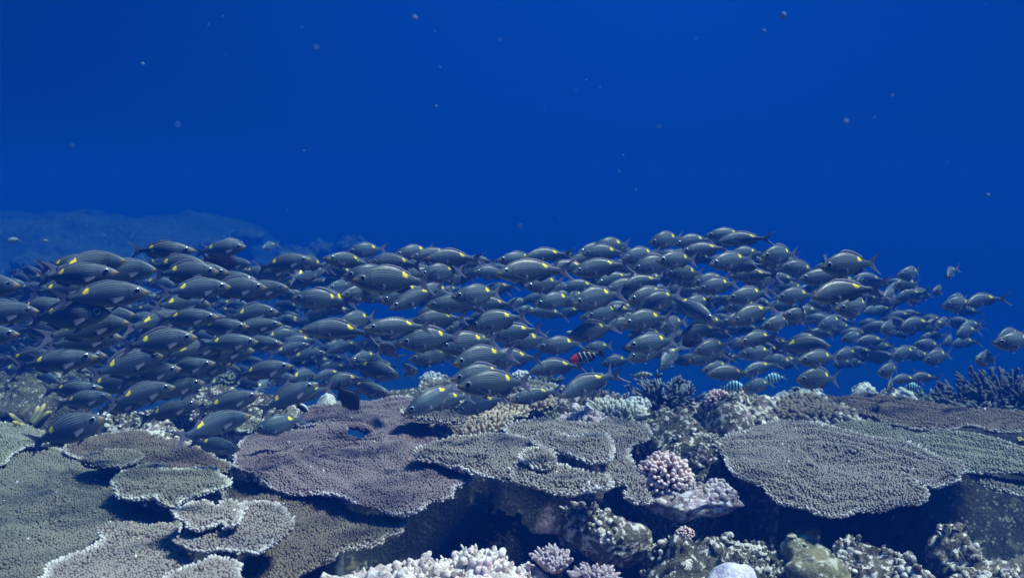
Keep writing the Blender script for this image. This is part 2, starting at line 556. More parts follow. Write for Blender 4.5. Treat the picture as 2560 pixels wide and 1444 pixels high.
def plate(name, label, pts, z0, mat, sp=0.0095, tx=0.0, ty=0.0, nl=0.013, nr=0.0046, hole=None, rim=0.024, wob=0.016,
          cat="coral", group=None, thick=0.016, cone=0.10, seed=1, ragged=0.006, sides=6, knob=1.0, lean=1.1, rimlen=1.35):
    if sp < 0.014:
        sp, nl, nr = sp * 0.83, nl * 0.86, nr * 0.80
    W, cc = px_poly(pts, z0, tx, ty)
    poly = smooth_poly(W, 0.012)
    poly = poly + ragged * np.column_stack([vnoise(poly, 0.035, seed), vnoise(poly, 0.035, seed + 5)]) + ragged * 0.8 * np.column_stack(
        [vnoise(poly, 0.013, seed + 9), vnoise(poly, 0.013, seed + 11)])
    hp = None
    if hole is not None:
        hp = np.array([on_plane(x, y, z0, tx, ty, cc)[:2] for x, y in hole])

    def zf(P):
        return z0 + tx * (P[:, 0] - cc[0]) + ty * (P[:, 1] - cc[1]) + wob * (vnoise(P, 0.24, seed + 2) + 0.45 * vnoise(P, 0.09, seed + 3)) + ripple(P)

    def ripple(P):
        d_, _n = edge_dist(P, poly)
        ph = d_ / 0.085 + 1.3 * vnoise(P, 0.20, seed + 33)
        return wob * 0.30 * np.sin(2 * np.pi * ph) * np.clip(d_ / 0.05, 0, 1) + 0.6 * wob * vnoise(P, 0.13, seed + 41) * np.exp(-d_ / 0.05)

    g = Geo()
    P2, T = fill(poly, 0.022, hp)
    d, nrm = edge_dist(P2, poly)
    top = np.column_stack([P2, zf(P2)])
    rr = np.clip(1 - d / rim, 0, 1)
    bot = np.column_stack([P2 - nrm * 0.0, zf(P2) - thick * np.clip(d / 0.02, 0.35, 1) - cone * np.clip(d - 0.07, 0, 0.5)])
    n = len(P2)
    # side wall: boundary vertices are the first len(poly) input vertices
    g.add(np.concatenate([top, bot]), None, np.concatenate([T, T[:, ::-1] + n]), 0.0, np.concatenate([rr, rr * 0.4]), 0.3)
    E = np.concatenate([T[:, [0, 1]], T[:, [1, 2]], T[:, [2, 0]]])
    key = {}
    for a, b in E: key[(a, b)] = 1
    side = [(a, b) for a, b in E if (b, a) not in key]
    if side:
        sd_ = np.array(side)
        g.Q.append(np.stack([sd_[:, 1], sd_[:, 0], sd_[:, 0] + n, sd_[:, 1] + n], axis=1))
    # branchlets on a jittered hexagonal grid
    lo, hi = poly.min(0), poly.max(0)
    ys = np.arange(lo[1], hi[1], sp * 0.87)
    xs = np.arange(lo[0], hi[0], sp)
    X, Y = np.meshgrid(xs, ys)
    X = X + (np.arange(len(ys))[:, None] % 2) * sp * 0.5
    C = np.column_stack([X.ravel(), Y.ravel()]) + (RNG.random((X.size, 2)) - 0.5) * sp * 0.75
    C = C[inside(C, poly)]
    if hp is not None: C = C[~inside(C, hp)]
    if sp < 0.016:                            # worn places where few branchlets stand
        worn = vnoise(C, 0.16, seed + 55) + 0.6 * vnoise(C, 0.05, seed + 56)
        C = C[(worn < 0.74) | (RNG.random(len(C)) < 0.4)]
    d, nrm = edge_dist(C, poly)
    k = np.exp(-d / (rim * 0.7))
    n = len(C)
    D = np.column_stack([nrm * (k * lean)[:, None], np.ones(n)]) + (RNG.random((n, 3)) - 0.5) * 0.38
    patch = 1 + 0.30 * vnoise(C, 0.11, seed + 21)
    L = nl * (0.72 + 0.5 * RNG.random(n)) * (1 + (rimlen - 1) * k) * patch
    R = nr * (0.78 + 0.42 * RNG.random(n))
    base = np.column_stack([C, zf(C) - 0.002])
    rimv = np.clip(1 - d / rim, 0, 1) * (0.70 + 0.30 * RNG.random(n)) * np.clip(0.90 + 0.7 * vnoise(C, 0.14, seed + 61), 0.30, 1)
    nubs(g, base, D, L, R * 1.15, R * knob, sides, rimv, blunt=0.7)
    # growing margin: short pale branchlets that stand out all round the edge
    m = max(8, int(len(poly) * 0.012 / (sp * 0.75)))
    idx = np.linspace(0, len(poly), m, endpoint=False).astype(int)
    Pe = poly[idx]
    tv = np.roll(poly, -1, axis=0)[idx] - np.roll(poly, 1, axis=0)[idx]
    ar = 0.5 * np.sum(poly[:, 0] * np.roll(poly[:, 1], -1) - np.roll(poly[:, 0], -1) * poly[:, 1])
    nv = np.column_stack([tv[:, 1], -tv[:, 0]]) * (1 if ar > 0 else -1)
    nv /= np.linalg.norm(nv, axis=1, keepdims=True) + 1e-9
    De = np.column_stack([nv * 1.0, 0.35 + 0.5 * RNG.random(m)]) + (RNG.random((m, 3)) - 0.5) * 0.5
    nubs(g, np.column_stack([Pe - nv * 0.004, zf(Pe) - thick * 0.35]), De, nl * (0.35 + 1.05 * RNG.random(m)), nr * 1.05, nr * 0.9 * knob, sides,
         (0.45 + 0.55 * RNG.random(m)) * np.clip(0.95 + 0.7 * vnoise(Pe, 0.14, seed + 61), 0.45, 1), blunt=0.7)
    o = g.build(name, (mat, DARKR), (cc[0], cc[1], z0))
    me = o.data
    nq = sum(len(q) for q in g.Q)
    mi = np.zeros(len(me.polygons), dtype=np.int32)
    mi[nq + len(T):nq + 2 * len(T)] = 1  # undersides get the dark colour: shade painted beneath the plate
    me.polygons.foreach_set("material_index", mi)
    return tag(o, label, cat, group)


def mound(name, label, pts, z0, mat, dome=0.10, rough=0.035, step=0.016, knobs=0, kr=(0.006, 0.014), kl=(0.01, 0.03), skirt=0.95, cat="rock",
          group=None, seed=1, fall=0.10, shrink=0.80, tx=0, ty=0, ksides=7, lift=0.0, kmat=None, fine=0.5):
    W, cc = px_poly(pts, z0, tx, ty)
    poly = smooth_poly(W, 0.02)
    poly = poly + 0.012 * np.column_stack([vnoise(poly, 0.06, seed), vnoise(poly, 0.06, seed + 5)])

    def zf(P, d):
        e = np.clip(d / fall, 0, 1)
        prof = 1 - (1 - e) ** 2.2
        b = fbm(P, 0.16, 5, seed + 2, 0.55)
        rid = np.abs(fbm(P, 0.07, 3, seed + 31, 0.55)) + 0.6 * np.abs(fbm(P, 0.028, 2, seed + 37, 0.6))
        return z0 + lift + tx * (P[:, 0] - cc[0]) + ty * (P[:, 1] - cc[1]) + prof * dome * (1 + 0.35 * vnoise(P, 0.25, seed + 8)) + \
            rough * (b * (0.4 + 0.6 * e) - fine * rid)

    g = Geo()
    P2, T = fill(poly, step)
    d, nrm = edge_dist(P2, poly)
    top = np.column_stack([P2, zf(P2, d)])
    jit = rough * 0.35 * np.column_stack([fbm(P2, 0.05, 2, seed + 50), fbm(P2, 0.05, 2, seed + 60)])
    top[:, :2] += jit * np.clip(d / 0.03, 0, 1)[:, None]
    n = len(P2)
    g.add(top, None, T, 0.0, 0.0, 0.25)
    E = np.concatenate([T[:, [0, 1]], T[:, [1, 2]], T[:, [2, 0]]])
    key = set(map(tuple, E.tolist()))
    side = np.array([(a, b) for a, b in E.tolist() if (b, a) not in key])
    bidx = np.unique(side)
    remap = {v: k for k, v in enumerate(bidx.tolist())}
    prev_off = 0
    prev = np.array([[a, b] for a, b in side.tolist()])
    c2 = poly.mean(0)
    for lv, (dz, sc) in enumerate(((min(0.03, skirt * 0.2), 1.004), (skirt * 0.35, 0.75 + 0.25 * shrink), (skirt * 0.65, (1 + shrink) / 2), (skirt, shrink))):
        B = top[bidx].copy()
        B[:, :2] = c2 + (B[:, :2] - c2) * sc
        B[:, :2] += 0.018 * np.column_stack([vnoise(B[:, :2] + lv * 3.1, 0.07, seed + 70), vnoise(B[:, :2] + lv * 3.1, 0.07, seed + 71)])
        B[:, 2] -= dz
        off = g.n
        g.add(B, None, None, 0.0, 0.0, 0.2)
        cur = np.array([[remap[a] + off, remap[b] + off] for a, b in side.tolist()])
        g.Q.append(np.stack([prev[:, 1], prev[:, 0], cur[:, 0], cur[:, 1]], axis=1))
        prev = cur
    off = g.n
    g.add([[c2[0], c2[1], top[bidx][:, 2].mean() - skirt]], None, None, 0.0, 0.0, 0.2)
    g.T.append(np.column_stack([prev[:, 1], prev[:, 0], np.full(len(prev), off)]))
    if knobs:
        knobs = int(knobs * 1.7)
        kr = (kr[0] * 0.6, kr[1])
        kl = (kl[0] * 0.6, kl[1])
        lo, hi = poly.min(0), poly.max(0)
        C = lo + RNG.random((knobs * 4, 2)) * (hi - lo)
        C = C[inside(C, poly)]
        clump = vnoise(C, 0.13, seed + 90) + 0.5 * RNG.random(len(C))
        C = C[np.argsort(-clump)][:knobs]
        d, nrm = edge_dist(C, poly)
        n = len(C)
        k = np.exp(-d / 0.05)
        D = np.column_stack([nrm * k[:, None] * 0.9, np.ones(n)]) + (RNG.random((n, 3)) - 0.5) * 1.3
        rr = kr[0] + (kr[1] - kr[0]) * RNG.random(n) ** 2
        ll = kl[0] + (kl[1] - kl[0]) * RNG.random(n) ** 1.5
        nubs(g, np.column_stack([C, zf(C, d) - 0.004]), D, ll, rr * 1.0, rr * 0.9, ksides, blunt=0.62, rings=[(0, 0), (0.45, 0.3), (0.75, 0.7), (0.92, 1.0)])
    o = g.build(name, (mat,), (cc[0], cc[1], z0))
    return tag(o, label, cat, group)


def knob_head(name, label, x, y, rx, z0, mat, n=150, kr=0.011, kl=0.05, flat=0.75, group=None, seed=3, core=0.55):
    """a rounded coral head of short thick knobs; (x, y) is the pixel of its middle, rx its half width in pixels"""
    d = project(on_plane(x, y + rx * 0.5, z0))[2]
    C = at(x, y + rx * 0.35, d)
    R = rx * d / F
    r_ = np.random.default_rng(seed)
    g = Geo()
    k = np.arange(n) + 0.5
    ph = np.arccos(1 - 1.35 * k / n)
    th = np.pi * (1 + 5 ** 0.5) * k
    D = np.column_stack([np.cos(th) * np.sin(ph), np.sin(th) * np.sin(ph), np.cos(ph)])
    D += (r_.random((n, 3)) - 0.5) * 0.28
    D /= np.linalg.norm(D, axis=1, keepdims=True)
    Lr = R * (0.86 + 0.24 * r_.random(n))
    A = np.array([1, 1, flat])
    tipp = C + D * A * Lr[:, None]
    P = C + D * A * (Lr * core)[:, None] - np.array([0, 0, R * 0.1])
    vec = tipp - P
    L = np.linalg.norm(vec, axis=1)
    rr = kr * R * (0.8 + 0.5 * r_.random(n))
    nubs(g, P, vec, L, rr * 0.75, rr * 1.05, 7, 0.0, blunt=0.72, rings=[(0, 0), (0.6, 0.6), (0.82, 1.0), (0.95, 0.9)])
    # core
    u = np.linspace(0, 2 * np.pi, 25)[:-1]
    w = np.linspace(0.02, np.pi * 0.62, 10)
    U, Wg = np.meshgrid(u, w)
    cr = R * (core + 0.12)
    cv = np.column_stack([(np.cos(U) * np.sin(Wg)).ravel(), (np.sin(U) * np.sin(Wg)).ravel(), (np.cos(Wg)).ravel()]) * A * cr + C - np.array([0, 0, R * 0.1])
    nq = []
    for a in range(9):
        for b in range(24):
            nq.append((a * 24 + b, (a + 1) * 24 + b, (a + 1) * 24 + (b + 1) % 24, a * 24 + (b + 1) % 24))
    g.add(cv, np.array(nq), None, 0.0, 0.0, 0.2)
    o = g.build(name, (mat,), C)
    return tag(o, label, "coral", group)


def branchy(name, label, x, y, w, h, z0, mat, stems=26, kids=3, r=0.008, seed=5, group=None, spread=0.9, depth=None, stiff=0.35, kid_len=0.45):
    """staghorn bush: base centre pixel (x, y), half width w px and height h px"""
    P0 = on_plane(x, y, z0) if depth is None else at(x, y, depth)
    d = project(P0)[2]
    R, H = w * d / F, h * d / F
    q = np.random.default_rng(seed)
    Ps, Ds, Ls, R0, R1 = [], [], [], [], []

    def limb(p, dvec, L, ra, rb):
        Ps.append(p); Ds.append(dvec); Ls.append(L); R0.append(ra); R1.append(rb)

    for s in range(stems):
        a = q.random() * 2 * math.pi
        rad = math.sqrt(q.random())
        b = P0 + np.array([math.cos(a) * R * 0.35 * rad, math.sin(a) * R * 0.35 * rad, -0.02])
        dv = np.array([math.cos(a) * rad * R * spread, math.sin(a) * rad * R * spread, H * (1.0 - stiff * rad)]) * (0.65 + 0.4 * q.random())
        dv += (q.random(3) - 0.5) * 0.25 * H
        L = np.linalg.norm(dv)
        limb(b, dv, L, r * 1.15, r * 0.6)
        for k in range(kids):
            t = 0.25 + 0.65 * q.random()
            kb = b + dv * t
            kd = dv / L + (q.random(3) - 0.5) * 1.7
            kd[2] = abs(kd[2]) * 0.8 + 0.15
            kl_ = H * kid_len * (0.5 + 0.7 * q.random()) * (1.1 - 0.5 * t)
            limb(kb, kd, kl_, r * 0.85, r * 0.5)
            if q.random() < 0.6:
                kd2 = kd / np.linalg.norm(kd) + (q.random(3) - 0.5) * 1.4
                limb(kb + kd / np.linalg.norm(kd) * kl_ * 0.5, kd2, kl_ * 0.55, r * 0.7, r * 0.45)
    g = Geo()
    nubs(g, np.array(Ps), np.array(Ds), np.array(Ls), np.array(R0), np.array(R1), 6, blunt=0.6, rings=[(0, 0), (0.4, 0.4), (0.8, 0.85), (0.95, 1.0)])
    o = g.build(name, (mat,), P0)
    return tag(o, label, "coral", group)


TB = "table corals spread over the reef"
# --- centre
plate("table_coral", "largest mauve table coral in the centre, notched lobe at its back", [
    (740, 1040), (752, 1028), (780, 1020), (838, 1006), (890, 1001), (952, 1000), (1002, 994), (1066, 994), (1082, 1002), (1090, 1030), (1076, 1075), (1090, 1110), (1100, 1160), (1150, 1182), (1175, 1193),
    (1168, 1206), (1137, 1219), (1122, 1244), (1077, 1259), (1055, 1276), (1010, 1284), (985, 1281), (940, 1269), (897, 1264), (820, 1244), (795, 1231),
    (765, 1229), (690, 1216), (665, 1209), (640, 1196), (600, 1184), (585, 1154), (594, 1129), (620, 1094), (660, 1076), (690, 1071), (737, 1079),
    (790, 1069), (840, 1063), (868, 1078), (858, 1060), (836, 1057), (790, 1058), (752, 1058), (738, 1048)], 0.80, MAUVE, 0.0088,
    hole=[(858, 1074), (880, 1066), (905, 1072), (932, 1082), (922, 1094), (896, 1106), (872, 1096)], group=TB, seed=101, nl=0.0125)
plate("table_coral", "small pale curved plate perched on the back edge of the largest mauve table", [
    (1010, 1037), (1030, 1021), (1065, 1017), (1087, 1022), (1091, 1033), (1127, 1028), (1162, 1040), (1155, 1050), (1115, 1052), (1065, 1050),
    (1035, 1048), (1013, 1047)], 0.87, GREYC, 0.0105, nl=0.016, nr=0.0052, group=TB, seed=102, cone=0.8, rim=0.030)
plate("finger_plate_coral", "tan plate of stubby pale-tipped fingers behind the centre right table", [
    (1130, 1077), (1152, 1042), (1190, 1024), (1240, 1027), (1272, 1012), (1330, 998), (1375, 994), (1386, 1002), (1380, 1015), (1330, 1025), (1308, 1033),
    (1315, 1042), (1280, 1054), (1252, 1075), (1190, 1087), (1160, 1087)], 0.79, TAN, 0.019, nl=0.030, nr=0.0088, group=TB, seed=103, rim=0.030, knob=0.85, lean=0.8, rimlen=1.1)
plate("table_coral", "grey table lobe tapering left beside the largest mauve table", [
    (1040, 1136), (1068, 1119), (1102, 1102), (1140, 1094), (1190, 1098), (1240, 1095), (1290, 1098), (1335, 1106), (1352, 1130), (1350, 1165), (1338, 1200), (1325, 1212),
    (1280, 1213), (1202, 1189), (1155, 1166), (1115, 1159), (1090, 1154), (1050, 1149)], 0.845, GREYC, 0.0100, group=TB, seed=104, nl=0.015, nr=0.005)
plate("table_coral", "broad grey table behind the small stacked plates, running down to a thin front tongue", [
    (1262, 1071), (1280, 1058), (1330, 1050), (1380, 1044), (1430, 1054), (1470, 1060), (1512, 1060), (1530, 1052), (1567, 1057), (1605, 1070), (1622, 1086),
    (1627, 1102), (1610, 1113), (1572, 1124), (1564, 1150), (1575, 1160), (1604, 1204), (1622, 1244), (1590, 1249), (1567, 1234), (1570, 1212), (1530, 1212), (1505, 1170), (1512, 1146),
    (1490, 1120), (1450, 1102), (1350, 1096), (1290, 1088)], 0.815, GREYC, 0.0100, group=TB, seed=105, nl=0.016, nr=0.005)
plate("table_coral", "pale wavy ledge plate lying across the broad grey table", [
    (1327, 1098), (1347, 1085), (1380, 1077), (1400, 1084), (1435, 1090), (1480, 1087), (1515, 1090), (1530, 1112), (1524, 1140), (1480, 1142), (1435, 1129), (1420, 1123),
    (1400, 1123), (1350, 1112)], 0.875, GREYC, 0.0105, group=TB, seed=106, nl=0.016, nr=0.0052, rim=0.030)
plate("table_coral", "pale round knob plate beside the overhanging grey front plate", [
    (1302, 1141), (1317, 1127), (1345, 1123), (1365, 1131), (1376, 1144), (1382, 1160), (1355, 1170), (1317, 1160)], 0.905, GREYC, 0.011, group=TB, seed=107, nl=0.017,
    nr=0.0052, rim=0.030)
plate("table_coral", "grey front plate with beaded white rim overhanging the dark hollow", [
    (1278, 1181), (1284, 1168), (1305, 1158), (1342, 1155), (1385, 1164), (1455, 1174), (1500, 1181), (1522, 1194), (1525, 1209), (1480, 1221), (1430, 1228),
    (1380, 1224), (1330, 1216), (1284, 1200)], 0.885, GREYC, 0.0112, group=TB, seed=108, nl=0.016, nr=0.0054, rim=0.030)
plate("bush_coral", "small round cream bushy plate among pale rubble behind the grey tables", [
    (1480, 1022), (1505, 1010), (1542, 1008), (1580, 1015), (1602, 1027), (1602, 1038), (1567, 1047), (1505, 1041), (1485, 1033)], 0.80, CREAM, 0.021, nl=0.040, nr=0.0075,
    group=TB, seed=109, rim=0.030, lean=1.4, rimlen=1.0)
# --- right
plate("table_coral", "big grey table on the right with two lobed front points", [
    (1793, 1103), (1817, 1086), (1867, 1072), (1930, 1052), (2000, 1056), (2100, 1074), (2200, 1100), (2300, 1124), (2400, 1164), (2411, 1180), (2380, 1201), (2330, 1214),
    (2284, 1208), (2308, 1232), (2317, 1254), (2300, 1266), (2245, 1264), (2195, 1271), (2145, 1269), (2105, 1279), (2080, 1281), (2040, 1274), (2020, 1261),
    (1970, 1256), (1945, 1249), (1920, 1229), (1900, 1214), (1825, 1179), (1818, 1151), (1806, 1139), (1808, 1122)], 0.80, GREYC, 0.0098, group=TB, seed=110, nl=0.0135)
plate("table_coral", "smooth pale green table behind the big grey right table", [
    (1960, 1075), (2000, 1055), (2080, 1056), (2170, 1061), (2245, 1062), (2320, 1075), (2420, 1087), (2495, 1102), (2560, 1115), (2700, 1140), (3000, 1190), (3250, 1260), (3150, 1330), (2850, 1262), (2700, 1216), (2560, 1192), (2470, 1181),  # unseen right end drawn out to shade the floor beneath
    (2390, 1172), (2250, 1140), (2100, 1105), (1990, 1090)], 0.79, PALEG, 0.0115, group=TB, seed=111, nl=0.010, tx=0.0)
plate("table_coral", "narrow olive grey plate beneath the pale green table at the right side", [
    (2420, 1177), (2470, 1183), (2560, 1193), (2700, 1220), (3000, 1310), (2980, 1400), (2760, 1320), (2560, 1244), (2520, 1227), (2482, 1219), (2447, 1204), (2432, 1191)], 0.76, OLIVE, 0.0125, group=TB,  # right end out of view lengthened to keep sun off the floor
    seed=112, nl=0.013, nr=0.0055)
plate("table_coral", "smooth dark brown table behind the pale green one at the right", [
    (2072, 992), (2120, 987), (2182, 988), (2270, 998), (2370, 1011), (2445, 1022), (2560, 1032), (2720, 1050), (2720, 1090), (2560, 1078), (2470, 1077), (2432, 1067), (2395, 1062),
    (2340, 1068), (2295, 1067), (2232, 1057), (2182, 1042), (2132, 1027), (2105, 1017)], 0.815, BROWN, 0.0125, group=TB, seed=113, nl=0.009, nr=0.005, rim=0.03)
# --- left
plate("table_coral", "smooth greenish plate cut off by the left border of the picture", [
    (-170, 1030), (-60, 1040), (0, 1050), (50, 1055), (95, 1072), (120, 1085), (131, 1104), (112, 1112), (60, 1118), (25, 1137), (0, 1155), (-170, 1180)], 0.80, PALEG, 0.0105,
    group=TB, seed=120, nl=0.011)
plate("table_coral", "very large smooth grey plate filling the lower left corner", [
    (-230, 1250), (-60, 1180), (0, 1158), (40, 1130), (80, 1119), (140, 1118), (170, 1131), (215, 1146), (265, 1165), (330, 1166), (330, 1182), (295, 1200), (300, 1240), (360, 1272), (430, 1295),
    (450, 1330), (400, 1420), (300, 1520), (-120, 1520)], 0.775, OLIVE, 0.0088, group=TB, seed=121, nl=0.0105, rim=0.03)
plate(
    "table_coral", "brown plate behind the small rounded left plates", [
    (162, 1129), (180, 1109), (225, 1091), (250, 1083), (300, 1079), (350, 1082), (368, 1091), (376, 1105), (437, 1107), (476, 1122), (530, 1140), (570, 1152), (575, 1172), (525, 1178), (412, 1176), (350, 1180),
    (250, 1155), (200, 1142)], 0.79, BROWN, 0.0098, group=TB, seed=122, nl=0.012)
plate("table_coral", "small white-edged oval plate lying on the corner of the brown plate", [
    (212, 1147), (237, 1135), (287, 1125), (325, 1125), (355, 1134), (350, 1144), (320, 1161), (295, 1170), (250, 1162)], 0.835, OLIVE, 0.0098, group=TB, seed=123, nl=0.013, rim=0.030)
plate("table_coral", "narrow half-hidden plate peeping out behind the rounded olive plate", [
    (300, 1186), (325, 1162), (357, 1154), (387, 1155), (410, 1166), (380, 1185), (340, 1194)], 0.825, OLIVE, 0.0095, group=TB, seed=124, nl=0.012, rim=0.030)
plate("table_coral", "rounded olive grey plate with pale left rim overlapping the very large plate", [
    (282, 1211), (295, 1194), (325, 1181), (375, 1174), (425, 1171), (475, 1169), (537, 1169), (555, 1181), (575, 1191), (562, 1206), (570, 1214), (550, 1221),
    (487, 1240), (430, 1281), (390, 1264), (325, 1246), (300, 1234)], 0.85, OLIVE, 0.0092, group=TB, seed=125, nl=0.013, rim=0.030)
plate("table_coral", "small two-lobed plate stacked on the white-rimmed spiral plate", [
    (435, 1284), (450, 1271), (487, 1250), (517, 1246), (545, 1256), (556, 1242), (582, 1238), (607, 1249), (604, 1266), (597, 1301), (567, 1306), (555, 1296),
    (500, 1309), (475, 1306)], 0.905, GREYC, 0.0088, group=TB, seed=126, nl=0.0125, rim=0.030)
plate("table_coral", "white-rimmed spiral plate in front of the shaded brown table", [
    (447, 1344), (470, 1329), (490, 1311), (550, 1309), (598, 1316), (602, 1292), (614, 1275), (640, 1269), (690, 1276), (720, 1291), (730, 1319), (715, 1336),
    (685, 1352), (647, 1374), (625, 1379), (575, 1374), (500, 1371), (462, 1360)], 0.865, GREYC, 0.0086, group=TB, seed=127, nl=0.0135, rim=0.030)
plate("table_coral", "grey plate with bleached left edge at the bottom, left of the spiral plate", [
    (110, 1434), (125, 1409), (175, 1391), (255, 1346), (247, 1328), (275, 1317), (325, 1309), (387, 1306), (425, 1311), (450, 1336), (462, 1369), (447, 1391),
    (487, 1416), (450, 1446), (440, 1520), (60, 1520)], 0.825, GREYC, 0.0085, group=TB, seed=128, nl=0.0115, rim=0.04)
plate("table_coral", "small pale plate cut by the bottom border below the spiral plate", [
    (418, 1441), (475, 1426), (525, 1407), (545, 1401), (582, 1411), (597, 1426), (592, 1444), (580, 1520), (410, 1520)], 0.88, GREYC, 0.0082, group=TB, seed=129, nl=0.013, rim=0.030)
plate("table_coral", "dull brown table in the shade under the largest mauve table", [
    (560, 1226), (605, 1214), (640, 1219), (715, 1246), (815, 1254), (890, 1286), (965, 1294), (1010, 1306), (1007, 1324), (1000, 1339), (964, 1346), (955, 1359), (927, 1369),
    (865, 1376), (845, 1381), (790, 1411), (748, 1436), (740, 1520), (550, 1520), (590, 1440), (640, 1380), (560, 1300)], 0.745, BROWN, 0.0088, group=TB, seed=130, nl=0.013, rim=0.030)
plate("table_coral", "small ragged grey plate between the dark gap and the largest mauve table", [
    (590, 1074), (605, 1058), (632, 1054), (660, 1062), (690, 1060), (720, 1052), (735, 1066), (690, 1072), (640, 1086), (610, 1086)], 0.77, OLIVE, 0.011, group=TB, seed=131, nl=0.014)
plate("table_coral", "pale green shelf plate in the blue distance behind the tan finger plate", [
    (1400, 981), (1430, 975), (1480, 979), (1483, 990), (1455, 994), (1440, 1002), (1425, 994), (1404, 991)], 0.73, PALEG, 0.018, group=TB, seed=132, nl=0.016, nr=0.008)
plate("table_coral", "thin dark shelf plate seen far back between the cyan and white corals", [
    (1312, 958), (1340, 951), (1388, 953), (1388, 962), (1350, 968), (1318, 966)], 0.74, OLIVE, 0.018, group=TB, seed=133, nl=0.016, nr=0.008)
plate("table_coral", "round bluish plate farthest back behind the largest mauve table", [
    (1050, 958), (1075, 945), (1110, 941), (1140, 948), (1146, 964), (1110, 978), (1060, 976)], 0.76, OLIVE, 0.018, group=TB, seed=134, nl=0.014, nr=0.008)

# --- rocks and rubble
mound("white_rubble", "bright white rubble mound at the bottom under the dark hollow", [
    (745, 1440), (790, 1412), (860, 1408), (900, 1398), (985, 1412), (1020, 1398), (1060, 1394), (1120, 1402), (1190, 1376), (1260, 1388), (1330, 1372), (1390, 1378), (1450, 1402), (1560, 1432),
    (1575, 1470), (1560, 1540), (740, 1540)], 0.72, WHITER, 0.065, 0.05, 0.011, 800, (0.006, 0.013), (0.012, 0.034), seed=201, fall=0.06, cat="rubble", lift=-0.08)
mound("rock", "crusted ledge with bleached white right end above the dark hollow", [
    (1402, 1300), (1420, 1280), (1442, 1276), (1492, 1290), (1530, 1300), (1555, 1300), (1580, 1304), (1625, 1306), (1630, 1316), (1600, 1338), (1530, 1342), (1492, 1336), (1442, 1321),
    (1415, 1312)], 0.725, RUBBLE, 0.05, 0.03, 0.012, 60, skirt=0.08, seed=202, fall=0.07)
mound("rock", "algae covered rock mass at the bottom right of centre", [
    (1610, 1345), (1640, 1316), (1720, 1308), (1800, 1318), (1880, 1306), (1950, 1322), (2000, 1345), (2030, 1420), (2030, 1540), (1640, 1540), (1615, 1430)], 0.715, ALGAE, 0.045, 0.06, 0.0095, 330,
    (0.006, 0.014), (0.008, 0.025), seed=203, fall=0.09, lift=-0.07)
mound("soft_coral_lump", "mustard green lobed lump under the big grey right table", [
    (1955, 1320), (2000, 1300), (2060, 1308), (2070, 1335), (2105, 1352), (2125, 1390), (2120, 1420), (2060, 1432), (1995, 1400), (1962, 1378), (1975, 1345)], 0.735, MUSTR, 0.025, 0.03, 0.013, 14,
    (0.01, 0.018), (0.008, 0.016), seed=204, fall=0.05, cat="soft coral", lift=-0.05)
mound("coral_rubble", "cluster of pale pinkish nubs right of the mustard lump", [
    (2095, 1330), (2160, 1325), (2230, 1350), (2320, 1402), (2315, 1424), (2240, 1420), (2170, 1405), (2110, 1376)], 0.73, RUBBLE, 0.02, 0.04, 0.010, 230, (0.007, 0.014), (0.015, 0.034), seed=205,
    fall=0.04, cat="rubble", skirt=0.2, lift=-0.05)
mound("coral_rubble", "knobbly brown and white rubble slope in the lower right corner", [
    (2322, 1285), (2350, 1272), (2420, 1282), (2480, 1316), (2560, 1318), (2740, 1325), (2760, 1560), (2260, 1560), (2320, 1445), (2400, 1385), (2420, 1345), (2370, 1315)], 0.73, RUBBLE, 0.04, 0.055, 0.010,
    520, (0.008, 0.020), (0.012, 0.035), seed=206, fall=0.09, cat="rubble", lift=-0.095)
mound("rock", "smooth violet white lump at the bottom border", [
    (1770, 1430), (1800, 1414), (1860, 1412), (1885, 1424), (1885, 1460), (1870, 1520), (1780, 1520)], 0.80, VIOLR, 0.03, 0.012, 0.011, 0, seed=207, fall=0.05)
mound("rock", "dark algae rock field between the grey tables and the big right table", [
    (1600, 1050), (1640, 1024), (1720, 1014), (1770, 1010), (1780, 1050), (1770, 1085), (1800, 1105), (1800, 1140), (1750, 1165), (1690, 1158), (1655, 1120), (1630, 1085)], 0.765, ALGAE, 0.015, 0.050, 0.010, 380,
    (0.005, 0.015), (0.008, 0.024), seed=208, fall=0.1)
mound("rock", "overhanging boulder with white crusted top above the dark cave", [
    (1765, 1048), (1785, 1030), (1830, 1026), (1870, 1040), (1885, 1058), (1850, 1070), (1800, 1066)], 0.80, RUBBLE, 0.075, 0.03, 0.012, 30, skirt=0.10, seed=209, fall=0.07, shrink=0.6)
mound("rock", "rock crest behind the boulder carrying the pink coral head", [
    (1750, 1015), (1770, 1000), (1830, 992), (1900, 990), (1950, 1000), (1960, 1035), (1920, 1055), (1860, 1045), (1800, 1030)], 0.80, RUBBLE, 0.04, 0.05, 0.011, 260, (0.006, 0.015), (0.008, 0.022), seed=210, fall=0.1)
mound("rock", "pink crusted ledge hanging over the gap right of the pink knob coral", [
    (1610, 1212), (1642, 1206), (1705, 1202), (1755, 1206), (1772, 1193), (1795, 1185), (1830, 1211), (1852, 1234), (1830, 1240), (1780, 1240), (1705, 1247), (1680, 1230),
    (1630, 1222)], 0.80, PINKR, 0.015, 0.025, 0.011, 110, (0.006, 0.014), (0.008, 0.022), skirt=0.045, seed=211, fall=0.04, lift=-0.02)
mound("coral_rubble", "pale lilac rubble pieces left of the cream bushy plate", [
    (1395, 1050), (1410, 1030), (1430, 1022), (1460, 1030), (1480, 1045), (1520, 1055), (1500, 1062), (1440, 1062)], 0.80, PINKR, 0.05, 0.04, 0.012, 70, (0.008, 0.02), (0.01, 0.035), seed=212, fall=0.05, cat="rubble",
    skirt=0.4)
